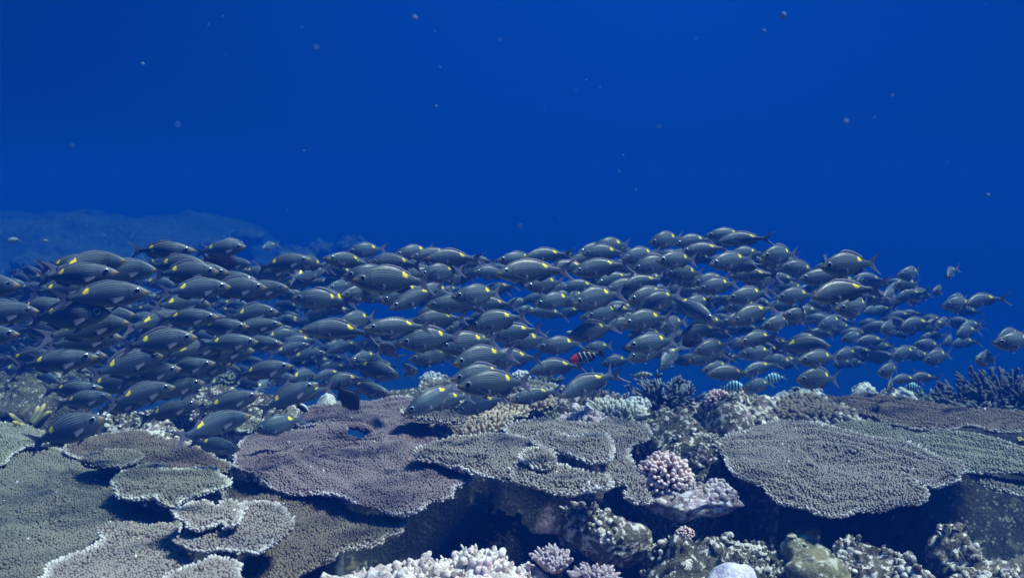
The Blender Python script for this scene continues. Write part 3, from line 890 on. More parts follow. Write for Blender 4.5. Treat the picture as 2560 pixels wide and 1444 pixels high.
mound("rock", "dark crest of reef rock behind the tan finger plate", [
    (960, 985), (1040, 972), (1150, 975), (1300, 975), (1420, 992), (1500, 996), (1560, 992), (1640, 996), (1720, 1006), (1700, 1024), (1600, 1040), (1480, 1036), (1390, 1030), (1250, 1012), (1100, 1008)], 0.715, ALGAE,
    0.04, 0.06, 0.015, 420, (0.006, 0.015), (0.01, 0.03), seed=213, fall=0.15)
mound("bleached_plate", "cluster of flat bleached white plates on the reef crest", [
    (1945, 968), (1990, 957), (2050, 966), (2055, 976), (2110, 986), (2062, 1000), (2000, 1000), (1940, 988)], 0.80, CYANR, 0.0, 0.055, 0.012, 40, (0.012, 0.03), (0.004, 0.012), skirt=0.2, seed=214, fall=0.05, lift=-0.01, cat="coral")
plate("knob_coral", "brown knobbly coral patch in front of the bleached plates", [
    (1935, 1035), (1955, 1010), (1990, 1000), (2060, 1006), (2108, 1030), (2140, 1055), (2000, 1058)], 0.79, BROWN, 0.021, nl=0.026, nr=0.0105, seed=215, group=TB, rim=0.030, knob=1.1, sides=7)
mound("rock", "domed pale rock with lace pattern on the skyline of the reef crest", [
    (2125, 990), (2135, 974), (2165, 968), (2190, 974), (2200, 990), (2165, 996)], 0.80, CYANR, 0.03, 0.03, 0.011, 60, (0.006, 0.010), (0.006, 0.01), seed=216, fall=0.06, skirt=0.2)
mound("coral_rubble", "low white rubble strip behind the dark brown table", [
    (2195, 994), (2230, 984), (2280, 988), (2310, 1000), (2260, 1004), (2215, 1002)], 0.79, CYANR, 0.03, 0.03, 0.016, 40, (0.01, 0.02), (0.01, 0.02), seed=217, fall=0.05, cat="rubble", skirt=0.3)
mound("coral_rubble", "blue grey rubble bank at the far left under the fish", [
    (-120, 950), (-20, 940), (60, 938), (150, 930), (220, 935), (235, 955), (200, 985), (100, 1020), (0, 1030), (-120, 1030)], 0.74, BANK, 0.05, 0.05, 0.016, 200, (0.008, 0.02), (0.01, 0.03), seed=218, fall=0.15,
    cat="rubble")
mound("rock", "broken algae rock behind the brown left plate", [
    (225, 1070), (260, 1056), (330, 1052), (400, 1060), (460, 1075), (480, 1100), (430, 1106), (370, 1096), (340, 1082), (290, 1078)], 0.76, RUBBLE, 0.05, 0.05, 0.013, 120, (0.005, 0.014), (0.008, 0.025), seed=219, fall=0.06)
mound("rock", "dark rubble ground left of the small knobbly bush under the fish", [
    (440, 1000), (520, 985), (620, 985), (720, 990), (760, 1020), (720, 1045), (600, 1050), (500, 1050), (440, 1030)], 0.70, ALGAE, 0.06, 0.06, 0.018, 120, (0.006, 0.015), (0.01, 0.03), seed=220, fall=0.12)
mound("rock", "pale green lump left of the lobe of the largest mauve table", [
    (682, 1040), (700, 1024), (725, 1018), (745, 1026), (742, 1046), (712, 1052)], 0.795, PALEG, 0.05, 0.03, 0.011, 30, (0.005, 0.01), (0.006, 0.014), seed=221, fall=0.05)
mound("brain_coral", "small striped brain coral behind the back lobe of the largest mauve table", [
    (784, 1022), (800, 1008), (825, 1004), (845, 1010), (846, 1024), (812, 1030)], 0.775, CYANR, 0.075, 0.008, 0.009, 0, seed=222, fall=0.07, cat="coral")
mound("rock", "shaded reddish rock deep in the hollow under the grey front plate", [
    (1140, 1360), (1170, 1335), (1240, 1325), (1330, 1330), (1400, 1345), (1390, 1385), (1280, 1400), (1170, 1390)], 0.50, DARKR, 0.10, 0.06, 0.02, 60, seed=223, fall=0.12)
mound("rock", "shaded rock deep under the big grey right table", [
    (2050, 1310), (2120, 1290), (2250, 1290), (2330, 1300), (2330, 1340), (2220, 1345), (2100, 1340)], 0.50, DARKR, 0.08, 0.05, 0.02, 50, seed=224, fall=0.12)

# --- heads, bushes, fingers
knob_head("knob_coral", "pink coral head of white-tipped knobs right of the broad grey table", 1662, 1166, 70, 0.79, PINK, 330, 0.064, 0.05, 0.85, seed=301)
knob_head("knob_coral", "small pink coral head perched on the rock crest by a sergeant fish", 1797, 990, 36, 0.84, PINK, 190, 0.080, 0.05, 0.85, seed=302)
knob_head("knob_coral", "tiny pink knob coral on the algae rock at the bottom", 1712, 1322, 24, 0.80, PINK, 70, 0.10, 0.05, 0.6, seed=303)
knob_head("knob_coral", "cyan white knobbly head behind the back edge of the largest mauve table", 1080, 938, 34, 0.74, WHITEK, 110, 0.10, 0.05, 0.6, seed=304)
knob_head("knob_coral", "far white knobbly head above the tan finger plate", 1303, 934, 24, 0.76, WHITEK, 80, 0.11, 0.05, 0.8, seed=305)
knob_head("knob_coral", "dark pale-tipped knob head under the fish left of the red-specked one", 572, 944, 28, 0.76, THICK, 80, 0.11, 0.05, 0.9, seed=306)
knob_head("knob_coral", "cream knob head with a red speck under the dense dark fish", 692, 940, 26, 0.76, CREAM, 70, 0.13, 0.05, 0.8, seed=307)
knob_head("knob_coral", "grey knobbly head on the crest just left of the dark staghorn bush", 1592, 998, 36, 0.79, WHITEK, 80, 0.11, 0.05, 0.55, seed=308)
branchy("staghorn_coral", "dark staghorn bush with pale tips standing against blue water", 1668, 1008, 84, 84, 0.745, STAG, 52, 4, 0.0085, seed=311)
branchy("staghorn_coral", "low dark staghorn sprawl left of the tall staghorn bush", 1560, 1002, 60, 34, 0.745, STAG, 22, 3, 0.008, seed=312)
branchy("staghorn_coral", "dim branching thicket far back behind the pale green shelf plate", 1360, 950, 55, 26, 0.70, THICK, 24, 3, 0.010, seed=313)
TH = "dark branching thickets at the right"
branchy("staghorn_coral", "blurred dark thicket at the right border, highest of the right thickets", 2520, 1018, 110, 100, 0.74, STAGD, 60, 4, 0.012, seed=314, group=TH)
branchy("staghorn_coral", "middle dark thicket behind the dark brown table", 2420, 1012, 85, 68, 0.74, STAGD, 44, 4, 0.011, seed=315, group=TH)
branchy("staghorn_coral", "lowest olive thicket at the left end of the right thickets", 2320, 1002, 62, 38, 0.74, THICK, 40, 4, 0.010, seed=316, group=TH)
branchy("staghorn_coral", "olive thicket in front of the dark thickets along the dark brown table", 2470, 1030, 80, 40, 0.76, THICK, 46, 4, 0.010, seed=317, group=TH)
branchy("finger_coral", "short yellow-tipped coral fingers above the greenish left plate", 72, 1052, 70, 46, 0.79, YELF, 8, 0, 0.013, seed=318, stiff=0.1)
branchy("finger_coral", "lilac coral fingers on the right part of the white rubble mound", 1385, 1400, 60, 44, 0.72, LILAC, 90, 2, 0.0078, seed=319, stiff=0.2, spread=0.6)
branchy("finger_coral", "pinkish coral stubs at the right end of the white rubble mound", 1490, 1432, 66, 30, 0.72, LILAC, 80, 2, 0.0075, seed=320, stiff=0.5)
branchy("finger_coral", "small pale green coral tuft at the right border beside the dark gap", 2556, 1105, 22, 34, 0.78, YELF, 12, 1, 0.009, seed=321)

# --- reef lumps fading into the blue on the left
FAR = "hazy coral lumps on the far reef slope"
for i, (x, y, w, h, d, lab) in enumerate([(a_, b_, c_, e_, d_ * 2.3, l_) for a_, b_, c_, e_, d_, l_ in [
    (885, 600, 48, 14, 8.6, "flat pale plate at the right tip of the hazy far reef"), (800, 606, 30, 14, 8.4, "hazy plate left of the far reef tip"),
    (740, 622, 55, 18, 8.0, "broad hazy coral lump below the far reef edge"), (620, 574, 40, 14, 9.6, "hazy lump on the skyline of the far reef"),
    (510, 592, 34, 12, 9.0, "low hazy lump midway along the far reef"), (95, 640, 70, 22, 7.4, "nearest hazy coral patch at the left border")]]):
    r_ = w / F * d
    C = at(x, y, d)
    pts = []
    for k in range(14):
        a = k * 2 * math.pi / 14
        pts.append((x + w * math.cos(a) * (0.8 + 0.3 * random.random()), y + h * 0.5 * math.sin(a)))
    mound("far_coral", lab, pts, float(C[2]), BANK, 0.06, 0.12, 0.06, 25, (0.03, 0.06), (0.03, 0.07), seed=400 + i, fall=0.3, lift=-0.08, skirt=0.25, cat="coral", group=FAR)

# ------------------------------------------------------------------ fish
def prof(u, pts):
    xs, ys = zip(*pts)
    xs, ys = np.array(xs), np.array(ys)
    # smooth monotone-ish interpolation
    m = np.gradient(ys, xs)
    i = np.clip(np.searchsorted(xs, u) - 1, 0, len(xs) - 2)
    h = xs[i + 1] - xs[i]
    t = (u - xs[i]) / h
    return (2 * t ** 3 - 3 * t ** 2 + 1) * ys[i] + (t ** 3 - 2 * t ** 2 + t) * h * m[i] + (-2 * t ** 3 + 3 * t ** 2) * ys[i + 1] + (t ** 3 - t ** 2) * h * m[i + 1]


TOP = [(0, .004), (.03, .030), (.08, .062), (.15, .098), (.25, .135), (.35, .150), (.45, .146), (.55, .124), (.65, .084), (.72, .058), (.78, .040), (.83, .036)]
BOT = [(0, -.012), (.03, -.034), (.08, -.062), (.15, -.092), (.25, -.119), (.35, -.129), (.45, -.126), (.55, -.106), (.65, -.068), (.72, -.045), (.78, -.033), (.83, -.031)]
WID = [(0, .004), (.03, .022), (.08, .038), (.15, .051), (.25, .060), (.35, .061), (.45, .054), (.55, .043), (.65, .031), (.72, .022), (.78, .014), (.83, .010)]


def fish_mesh(name, mats, deep=1.0, wide=1.0, fork=1.0, tail=1.0, dorsal=0.035, anal=0.04, bend=0.0, nose=1.0, dorsal_from=0.27, dorsal_to=0.68, pect=1.0):
    """one continuous fish of length 1, nose at +x; UV = (share of the length, height over the local half depth); slot 0 skin, slot 1 fins"""
    NU, NV = 30, 16
    us = np.concatenate([np.linspace(0, .1, 7)[:-1], np.linspace(.1, .83, NU - 6)])
    tz, bz, wy = prof(us, TOP) * deep, prof(us, BOT) * deep, prof(us, WID) * wide
    pk = np.clip((us - .70) / .1, 0, 1)
    tz = tz * (1 - pk) + prof(us, TOP) * pk * (0.5 + 0.5 * deep)
    bz = bz * (1 - pk) + prof(us, BOT) * pk * (0.5 + 0.5 * deep)
    V, UV, Q, T, M = [], [], [], [], []
    for k, u in enumerate(us):
        for j in range(NV):
            a = 2 * math.pi * j / NV
            c, s = math.cos(a), math.sin(a)
            half = (tz[k] - bz[k]) / 2
            mid = (tz[k] + bz[k]) / 2
            yy = wy[k] * math.copysign(abs(s) ** 0.85, s)
            V.append((0.5 - u, yy, mid + half * c))
            UV.append((u, c))
    for k in range(len(us) - 1):
        for j in range(NV):
            Q.append((k * NV + j, k * NV + (j + 1) % NV, (k + 1) * NV + (j + 1) % NV, (k + 1) * NV + j))
            M.append(0)
    n0 = len(V)
    V.append((0.505, 0, (tz[0] + bz[0]) / 2)); UV.append((0, 0))
    V.append((0.5 - 0.835, 0, (tz[-1] + bz[-1]) / 2)); UV.append((.84, 0))
    L = len(us) - 1
    tt, tm = [], []
    for j in range(NV):
        tt.append((n0, (j + 1) % NV, j)); tm.append(0)
        tt.append((n0 + 1, L * NV + j, L * NV + (j + 1) % NV)); tm.append(0)

    def sheet(rows, th0):
        """fin as a thin solid: rows of points from root to edge, thinning to the edge"""
        R, C = len(rows), len(rows[0])
        b = len(V)
        for sgn in (1, -1):
            for r in range(R):
                th = th0 * (1 - r / (R - 1)) * sgn + 0.0006 * sgn
                for c in range(C):
                    p = rows[r][c]
                    V.append((p[0], p[1] + th, p[2])); UV.append((r / (R - 1), c / (C - 1)))
        for s_ in (0, 1):
            o = b + s_ * R * C
            for r in range(R - 1):
                for c in range(C - 1):
                    q = (o + r * C + c, o + r * C + c + 1, o + (r + 1) * C + c + 1, o + (r + 1) * C + c)
                    Q.append(q if s_ == 0 else q[::-1]); M.append(1)
        for c in range(C - 1):
            q = (b + (R - 1) * C + c, b + (R - 1) * C + c + 1, b + R * C + (R - 1) * C + c + 1, b + R * C + (R - 1) * C + c)
            Q.append(q); M.append(1)

    rows = []
    h0 = 0.040 * (0.5 + 0.5 * deep)
    for r in np.linspace(0, 1, 5):
        row = []
        for s in np.linspace(-1, 1, 13):
            a = abs(s)
            xr, zr = 0.5 - 0.815, h0 * s
            xe = 0.5 - (0.895 + 0.135 * fork * a ** 1.3) if fork > 0 else 0.5 - (0.985 - 0.03 * a * a)
            ze = 0.160 * tail * math.copysign(a ** 0.9, s)
            row.append((xr + (xe - xr) * r, 0, zr + (ze - zr) * r ** 0.9))
        rows.append(row)
    sheet(rows, 0.007)
    for (u0, u1, hgt, sgn, P) in ((dorsal_from, dorsal_to, dorsal, 1, (us, tz)), (0.53, 0.70, anal, -1, (us, bz))):
        rows = []
        for r in np.linspace(0, 1, 3):
            row = []
            for s in np.linspace(0, 1, 14):
                u = u0 + (u1 - u0) * s
                z = np.interp(u, P[0], P[1])
                shape = (math.sin(min(1, s * 3.2) * math.pi / 2)) * (1 - 0.45 * s) * (1 if s < 0.97 else 0.6)
                zig = 1 - 0.10 * (int(s * 13) % 2)
                row.append((0.5 - u - 0.03 * r, 0, z - 0.006 * sgn + (hgt * shape * zig + 0.006) * r * sgn))
            rows.append(row)
        sheet(rows, 0.003)
    for sgn in (1, -1):
        rows = []
        for r in np.linspace(0, 1, 4):           # pectoral
            row = []
            for s in np.linspace(-1, 1, 5):
                w0 = wy[np.argmin(abs(us - .26))] * 0.96
                row.append((0.5 - .255 - 0.16 * pect * r * (1 - 0.12 * abs(s)), sgn * (w0 + 0.055 * r), -0.032 + 0.016 * s * (1 + 1.2 * r) - 0.03 * r))
            rows.append(row)
        sheet(rows, 0.0015)
        rows = []
        for r in np.linspace(0, 1, 3):           # pelvic
            row = []
            for s in np.linspace(0, 1, 4):
                u = .31 + .05 * s
                z = np.interp(u, us, bz)
                row.append((0.5 - u - 0.09 * r * (1 - .5 * s), sgn * (0.016 + 0.018 * r), z + 0.006 - 0.05 * r * (1 - 0.55 * s)))
            rows.append(row)
        sheet(rows, 0.0015)
    V = np.array(V)
    u = 0.5 - V[:, 0]
    ph = np.clip(u - 0.28, 0, 1)
    V[:, 1] += bend * ph ** 1.6 + 0.15 * bend * np.clip(0.28 - u, 0, 1)
    return raw_mesh(name, V, Q, np.array(tt), None, mats, True, M + tm, np.array(UV))


def fin_mat(name, col, trans=0.45):
    m, t, b = new_mat(name)
    uv = N(t, "ShaderNodeUVMap", uv_map="UVMap").outputs[0]
    s = N(t, "ShaderNodeSeparateXYZ")
    t.links.new(uv, s.inputs[0])
    w = math_(t, 'SINE', math_(t, 'MULTIPLY', s.outputs[1], 60.0))
    c = mixc(t, ramp_f(t, w, 0.2, 0.9), col, tuple(x * 0.7 for x in col))
    t.links.new(c, b.inputs["Base Color"])
    b.inputs["Roughness"].default_value = 0.5
    tr = N(t, "ShaderNodeBsdfTranslucent")
    t.links.new(c, tr.inputs[0])
    mx = N(t, "ShaderNodeMixShader")
    mx.inputs[0].default_value = trans
    t.links.new(b.outputs[0], mx.inputs[1])
    t.links.new(tr.outputs[0], mx.inputs[2])
    t.links.new(mx.outputs[0], t.nodes["Material Output"].inputs[0])
    return m


def blob(t, u, v, u0, v0, ru, rv, soft=0.35):
    """1 inside an ellipse of the skin's own coordinates"""
    a = math_(t, 'DIVIDE', math_(t, 'SUBTRACT', u, u0), ru)
    b = math_(t, 'DIVIDE', math_(t, 'SUBTRACT', v, v0), rv)
    d = math_(t, 'ADD', math_(t, 'MULTIPLY', a, a), math_(t, 'MULTIPLY', b, b))
    return ramp_f(t, d, 1 + soft, 1 - soft)


def skin_nodes(name):
    m, t, b = new_mat(name)
    uv = N(t, "ShaderNodeUVMap", uv_map="UVMap").outputs[0]
    s = N(t, "ShaderNodeSeparateXYZ")
    t.links.new(uv, s.inputs[0])
    return m, t, b, s.outputs[0], s.outputs[1]


def bream_skin():
    m, t, b, u, v = skin_nodes("bream skin")
    inf = N(t, "ShaderNodeObjectInfo").outputs["Random"]
    c = mixc(t, ramp_f(t, v, 0.15, 0.85), (0.095, 0.165, 0.225), (0.038, 0.066, 0.092))
    c = mixc(t, ramp_f(t, v, -0.2, -0.9), c, (0.15, 0.22, 0.27))
    # stripes follow the back: pale above, dull gold below
    vv = math_(t, 'ADD', v, math_(t, 'MULTIPLY', u, 0.35))
    w = math_(t, 'SINE', math_(t, 'MULTIPLY', vv, 36.0))
    span = math_(t, 'MULTIPLY', ramp_f(t, u, 0.19, 0.27), ramp_f(t, u, 0.72, 0.60))
    up = math_(t, 'MULTIPLY', ramp_f(t, v, 0.12, 0.3), ramp_f(t, v, 1.0, 0.9))
    pale = math_(t, 'MULTIPLY', math_(t, 'MULTIPLY', ramp_f(t, w, 0.72, 0.97), span), up)
    c = mixc(t, math_(t, 'MULTIPLY', pale, 0.6), c, (0.40, 0.52, 0.55))
    dk = math_(t, 'MULTIPLY', math_(t, 'MULTIPLY', ramp_f(t, w, -0.1, -0.8), span), ramp_f(t, v, -0.75, -0.5))
    c = mixc(t, math_(t, 'MULTIPLY', dk, 0.28), c, (0.045, 0.045, 0.030))
    sc = noise_f(t, 40, 2, coord=N(t, "ShaderNodeTexCoord").outputs["Object"])
    c = mixc(t, ramp_f(t, sc, 0.35, 0.7, 0.0, 0.18), c, (0.15, 0.20, 0.23))
    # gill cover
    g_ = math_(t, 'MULTIPLY', blob(t, u, v, 0.205, 0.0, 0.012, 0.6, 0.6), 0.5)
    c = mixc(t, g_, c, (0.05, 0.055, 0.06))
    c = mixc(t, math_(t, 'MULTIPLY', blob(t, u, v, 0.02, -0.2, 0.055, 0.9), 0.7), c, (0.42, 0.33, 0.12))
    c = mixc(t, blob(t, u, v, 0.262, -0.27, 0.016, 0.075), c, (0.62, 0.50, 0.16))
    wob_ = math_(t, 'MULTIPLY', math_(t, 'SUBTRACT', noise_f(t, 16, 2, coord=N(t, "ShaderNodeTexCoord").outputs["Object"]), 0.5), 0.09)
    uw = math_(t, 'ADD', u, wob_)
    sp = math_(t, 'MAXIMUM', blob(t, uw, v, 0.640, 0.62, 0.031, 0.25, 0.6), blob(t, uw, v, 0.622, 0.86, 0.016, 0.28, 0.6))
    c = mixc(t, sp, c, (1.0, 0.86, 0.03))
    c = mixc(t, math_(t, 'MULTIPLY', inf, 0.22), c, (0.06, 0.06, 0.07))
    t.links.new(c, b.inputs["Base Color"])
    met = math_(t, 'MULTIPLY', math_(t, 'MULTIPLY', math_(t, 'SUBTRACT', 1.0, sp), ramp_f(t, v, 0.55, 0.1)), 0.55)
    t.links.new(met, b.inputs["Metallic"])
    scale = N(t, "ShaderNodeTexVoronoi")
    scale.inputs["Scale"].default_value = 70
    t.links.new(N(t, "ShaderNodeTexCoord").outputs["Object"], scale.inputs["Vector"])
    fb = N(t, "ShaderNodeBump")
    fb.inputs["Strength"].default_value = 0.10
    fb.inputs["Distance"].default_value = 0.002
    t.links.new(scale.outputs["Distance"], fb.inputs["Height"])
    t.links.new(fb.outputs[0], b.inputs["Normal"])
    t.links.new(ramp_f(t, sc, 0.3, 0.75, 0.36, 0.52), b.inputs["Roughness"])
    b.inputs["Specular IOR Level"].default_value = 0.35
    return m


def bars_skin(name, base, bar, freq, phase, thr, tilt=0.0, cheek=None, back=None):
    m, t, b, u, v = skin_nodes(name)
    uu = math_(t, 'ADD', u, math_(t, 'MULTIPLY', v, tilt))
    w = math_(t, 'SINE', math_(t, 'ADD', math_(t, 'MULTIPLY', uu, freq), phase))
    c = mixc(t, math_(t, 'MULTIPLY', ramp_f(t, w, thr, thr + 0.25), ramp_f(t, u, 0.10, 0.16)), base, bar)
    if back: c = mixc(t, math_(t, 'MULTIPLY', ramp_f(t, v, 0.6, 1.0), 0.7), c, back)
    if cheek: c = mixc(t, blob(t, u, v, 0.17, 0.1, 0.12, 1.3), c, cheek)
    t.links.new(c, b.inputs["Base Color"])
    b.inputs["Roughness"].default_value = 0.45
    return m


def plain_skin(name, col, spot=None, cap=None):
    m, t, b, u, v = skin_nodes(name)
    n = noise_f(t, 14, 3)
    c = mixc(t, ramp_f(t, n, 0.4, 0.7), col, tuple(x * 1.6 for x in col))
    if spot: c = mixc(t, blob(t, u, v, *spot[:4]), c, spot[4])
    if cap: c = mixc(t, ramp_f(t, v, cap[0], cap[0] + 0.2), c, cap[1])
    t.links.new(c, b.inputs["Base Color"])
    b.inputs["Roughness"].default_value = 0.5
    return m


def eye_mesh():
    """eyeball with pupil, bright iris ring and dark outer rim, domed along +y"""
    V, Q, T, M = [(0, 0.62, 0)], [], [], []
    rings = [(0.30, 0.58), (0.56, 0.47), (0.62, 0.43), (0.74, 0.35), (0.92, 0.14), (1.0, -0.12), (0.8, -0.5)]
    n = 14
    for (r, y) in rings:
        for k in range(n):
            a = 2 * math.pi * k / n
            V.append((r * math.cos(a), y, r * math.sin(a)))
    for k in range(n):
        T.append((0, 1 + (k + 1) % n, 1 + k))
    for q in range(len(rings) - 1):
        for k in range(n):
            a, b = 1 + q * n, 1 + (q + 1) * n
            Q.append((a + k, a + (k + 1) % n, b + (k + 1) % n, b + k))
            M.append(0 if q in (0, 1, 2) else (1 if q == 3 else 2))
    return raw_mesh("eye", V, Q, T, None, (PUPIL, IRIS, EYERIM), True, M + [0] * n)


def gloss(name, col, rough, metal=0.0):
    m, t, b = new_mat(name)
    c = mixc(t, noise_f(t, 3.0, 2), col, tuple(min(1, x * 1.3) for x in col))
    t.links.new(c, b.inputs["Base Color"])
    b.inputs["Roughness"].default_value = rough
    b.inputs["Metallic"].default_value = metal
    b.inputs["Specular IOR Level"].default_value = 0.8
    return m


PUPIL = gloss("pupil", (0.004, 0.005, 0.008), 0.08)
IRIS = gloss("iris", (0.40, 0.48, 0.53), 0.18, 0.4)
EYERIM = gloss("eye rim", (0.03, 0.03, 0.035), 0.3)
FIN = fin_mat("pinkish fin", (0.19, 0.22, 0.34))
BREAM = bream_skin()
EYE = eye_mesh()
BREAMS = [fish_mesh("striped_bream", (BREAM, FIN), bend=b_, dorsal=d_, deep=dp, pect=0.8) for b_, d_, dp in
          ((0.0, 0.022, 1.10), (0.16, 0.016, 1.20), (-0.16, 0.028, 1.04), (0.34, 0.016, 1.10), (-0.30, 0.018, 1.22), (0.07, 0.044, 1.14), (-0.50, 0.014, 1.12),
           (0.52, 0.030, 1.06), (0.22, 0.012, 0.98), (-0.10, 0.050, 1.24))]


def eyes_for(root, u=0.120, z=0.030, y=0.0405, r=0.037):
    for sgn in (1, -1):
        e = bpy.data.objects.new("eye", EYE)
        COL.objects.link(e)
        e.parent = root
        e.location = (0.5 - u, sgn * y, z)
        e.rotation_euler = (0, 0, (-0.30 if sgn > 0 else math.pi + 0.30))
        e.scale = (r, r * 0.55, r)


def pose(ex, ey, sx, sy, k=1.0, L=0.20, away=1, dmin=1.9, dmax=6.2):
    """place a bream from the photograph's pixels of its eye and of its yellow spot; k = foreshortening"""
    s = 1 if ex > sx else -1
    px = math.hypot(ex - sx, ey - sy)
    yaw = math.acos(max(0.05, min(1, k)))
    fx = 0.515 * math.cos(yaw)
    dz = -0.052
    d = F * L * math.hypot(fx, dz) / max(px, 4)
    d0 = d
    d = min(max(d, dmin), dmax)
    if sy > 925:
        d = min(d, 0.84 * F / (max(sy, ey) - 460))
    L = L * d / d0
    a0 = math.atan2(dz, s * fx)
    a1 = math.atan2(-(ey - sy), ex - sx)
    roll = (a1 - a0 + math.pi) % (2 * math.pi) - math.pi
    R0 = Matrix.Rotation(0 if s > 0 else math.pi, 3, 'Z')
    Ry = Matrix.Rotation(yaw * away * s, 3, 'Z')
    Rr = Matrix.Rotation(-roll, 3, 'Y')
    R = Rr @ Ry @ R0
    spot = Vector((0.5 - 0.635, 0, 0.070)) * L
    P = Vector(at(sx, sy, d)) - R @ spot
    return P, R, L, d


FISH = []                                   # (pixel x, pixel y, faces right, k, object)


def put_bream(ex, ey, sx, sy, k=1.0, away=1, L=None, variant=None):
    L = L or random.choice((0.19, 0.20, 0.20, 0.21))
    P, R, L, d = pose(ex, ey, sx, sy, k, L, away)
    o = bpy.data.objects.new("striped_bream", BREAMS[random.randrange(len(BREAMS)) if variant is None else variant])
    M4 = R.to_4x4()
    M4.translation = P
    o.matrix_world = M4 @ Matrix.Diagonal((L, L, L * random.uniform(0.90, 1.10), 1))
    COL.objects.link(o)
    eyes_for(o)
    c = project(np.array(P))
    FISH.append([c[0], c[1], ex > sx, k, o, d, (ey - sy) / max(1, abs(ex - sx))])
    return o


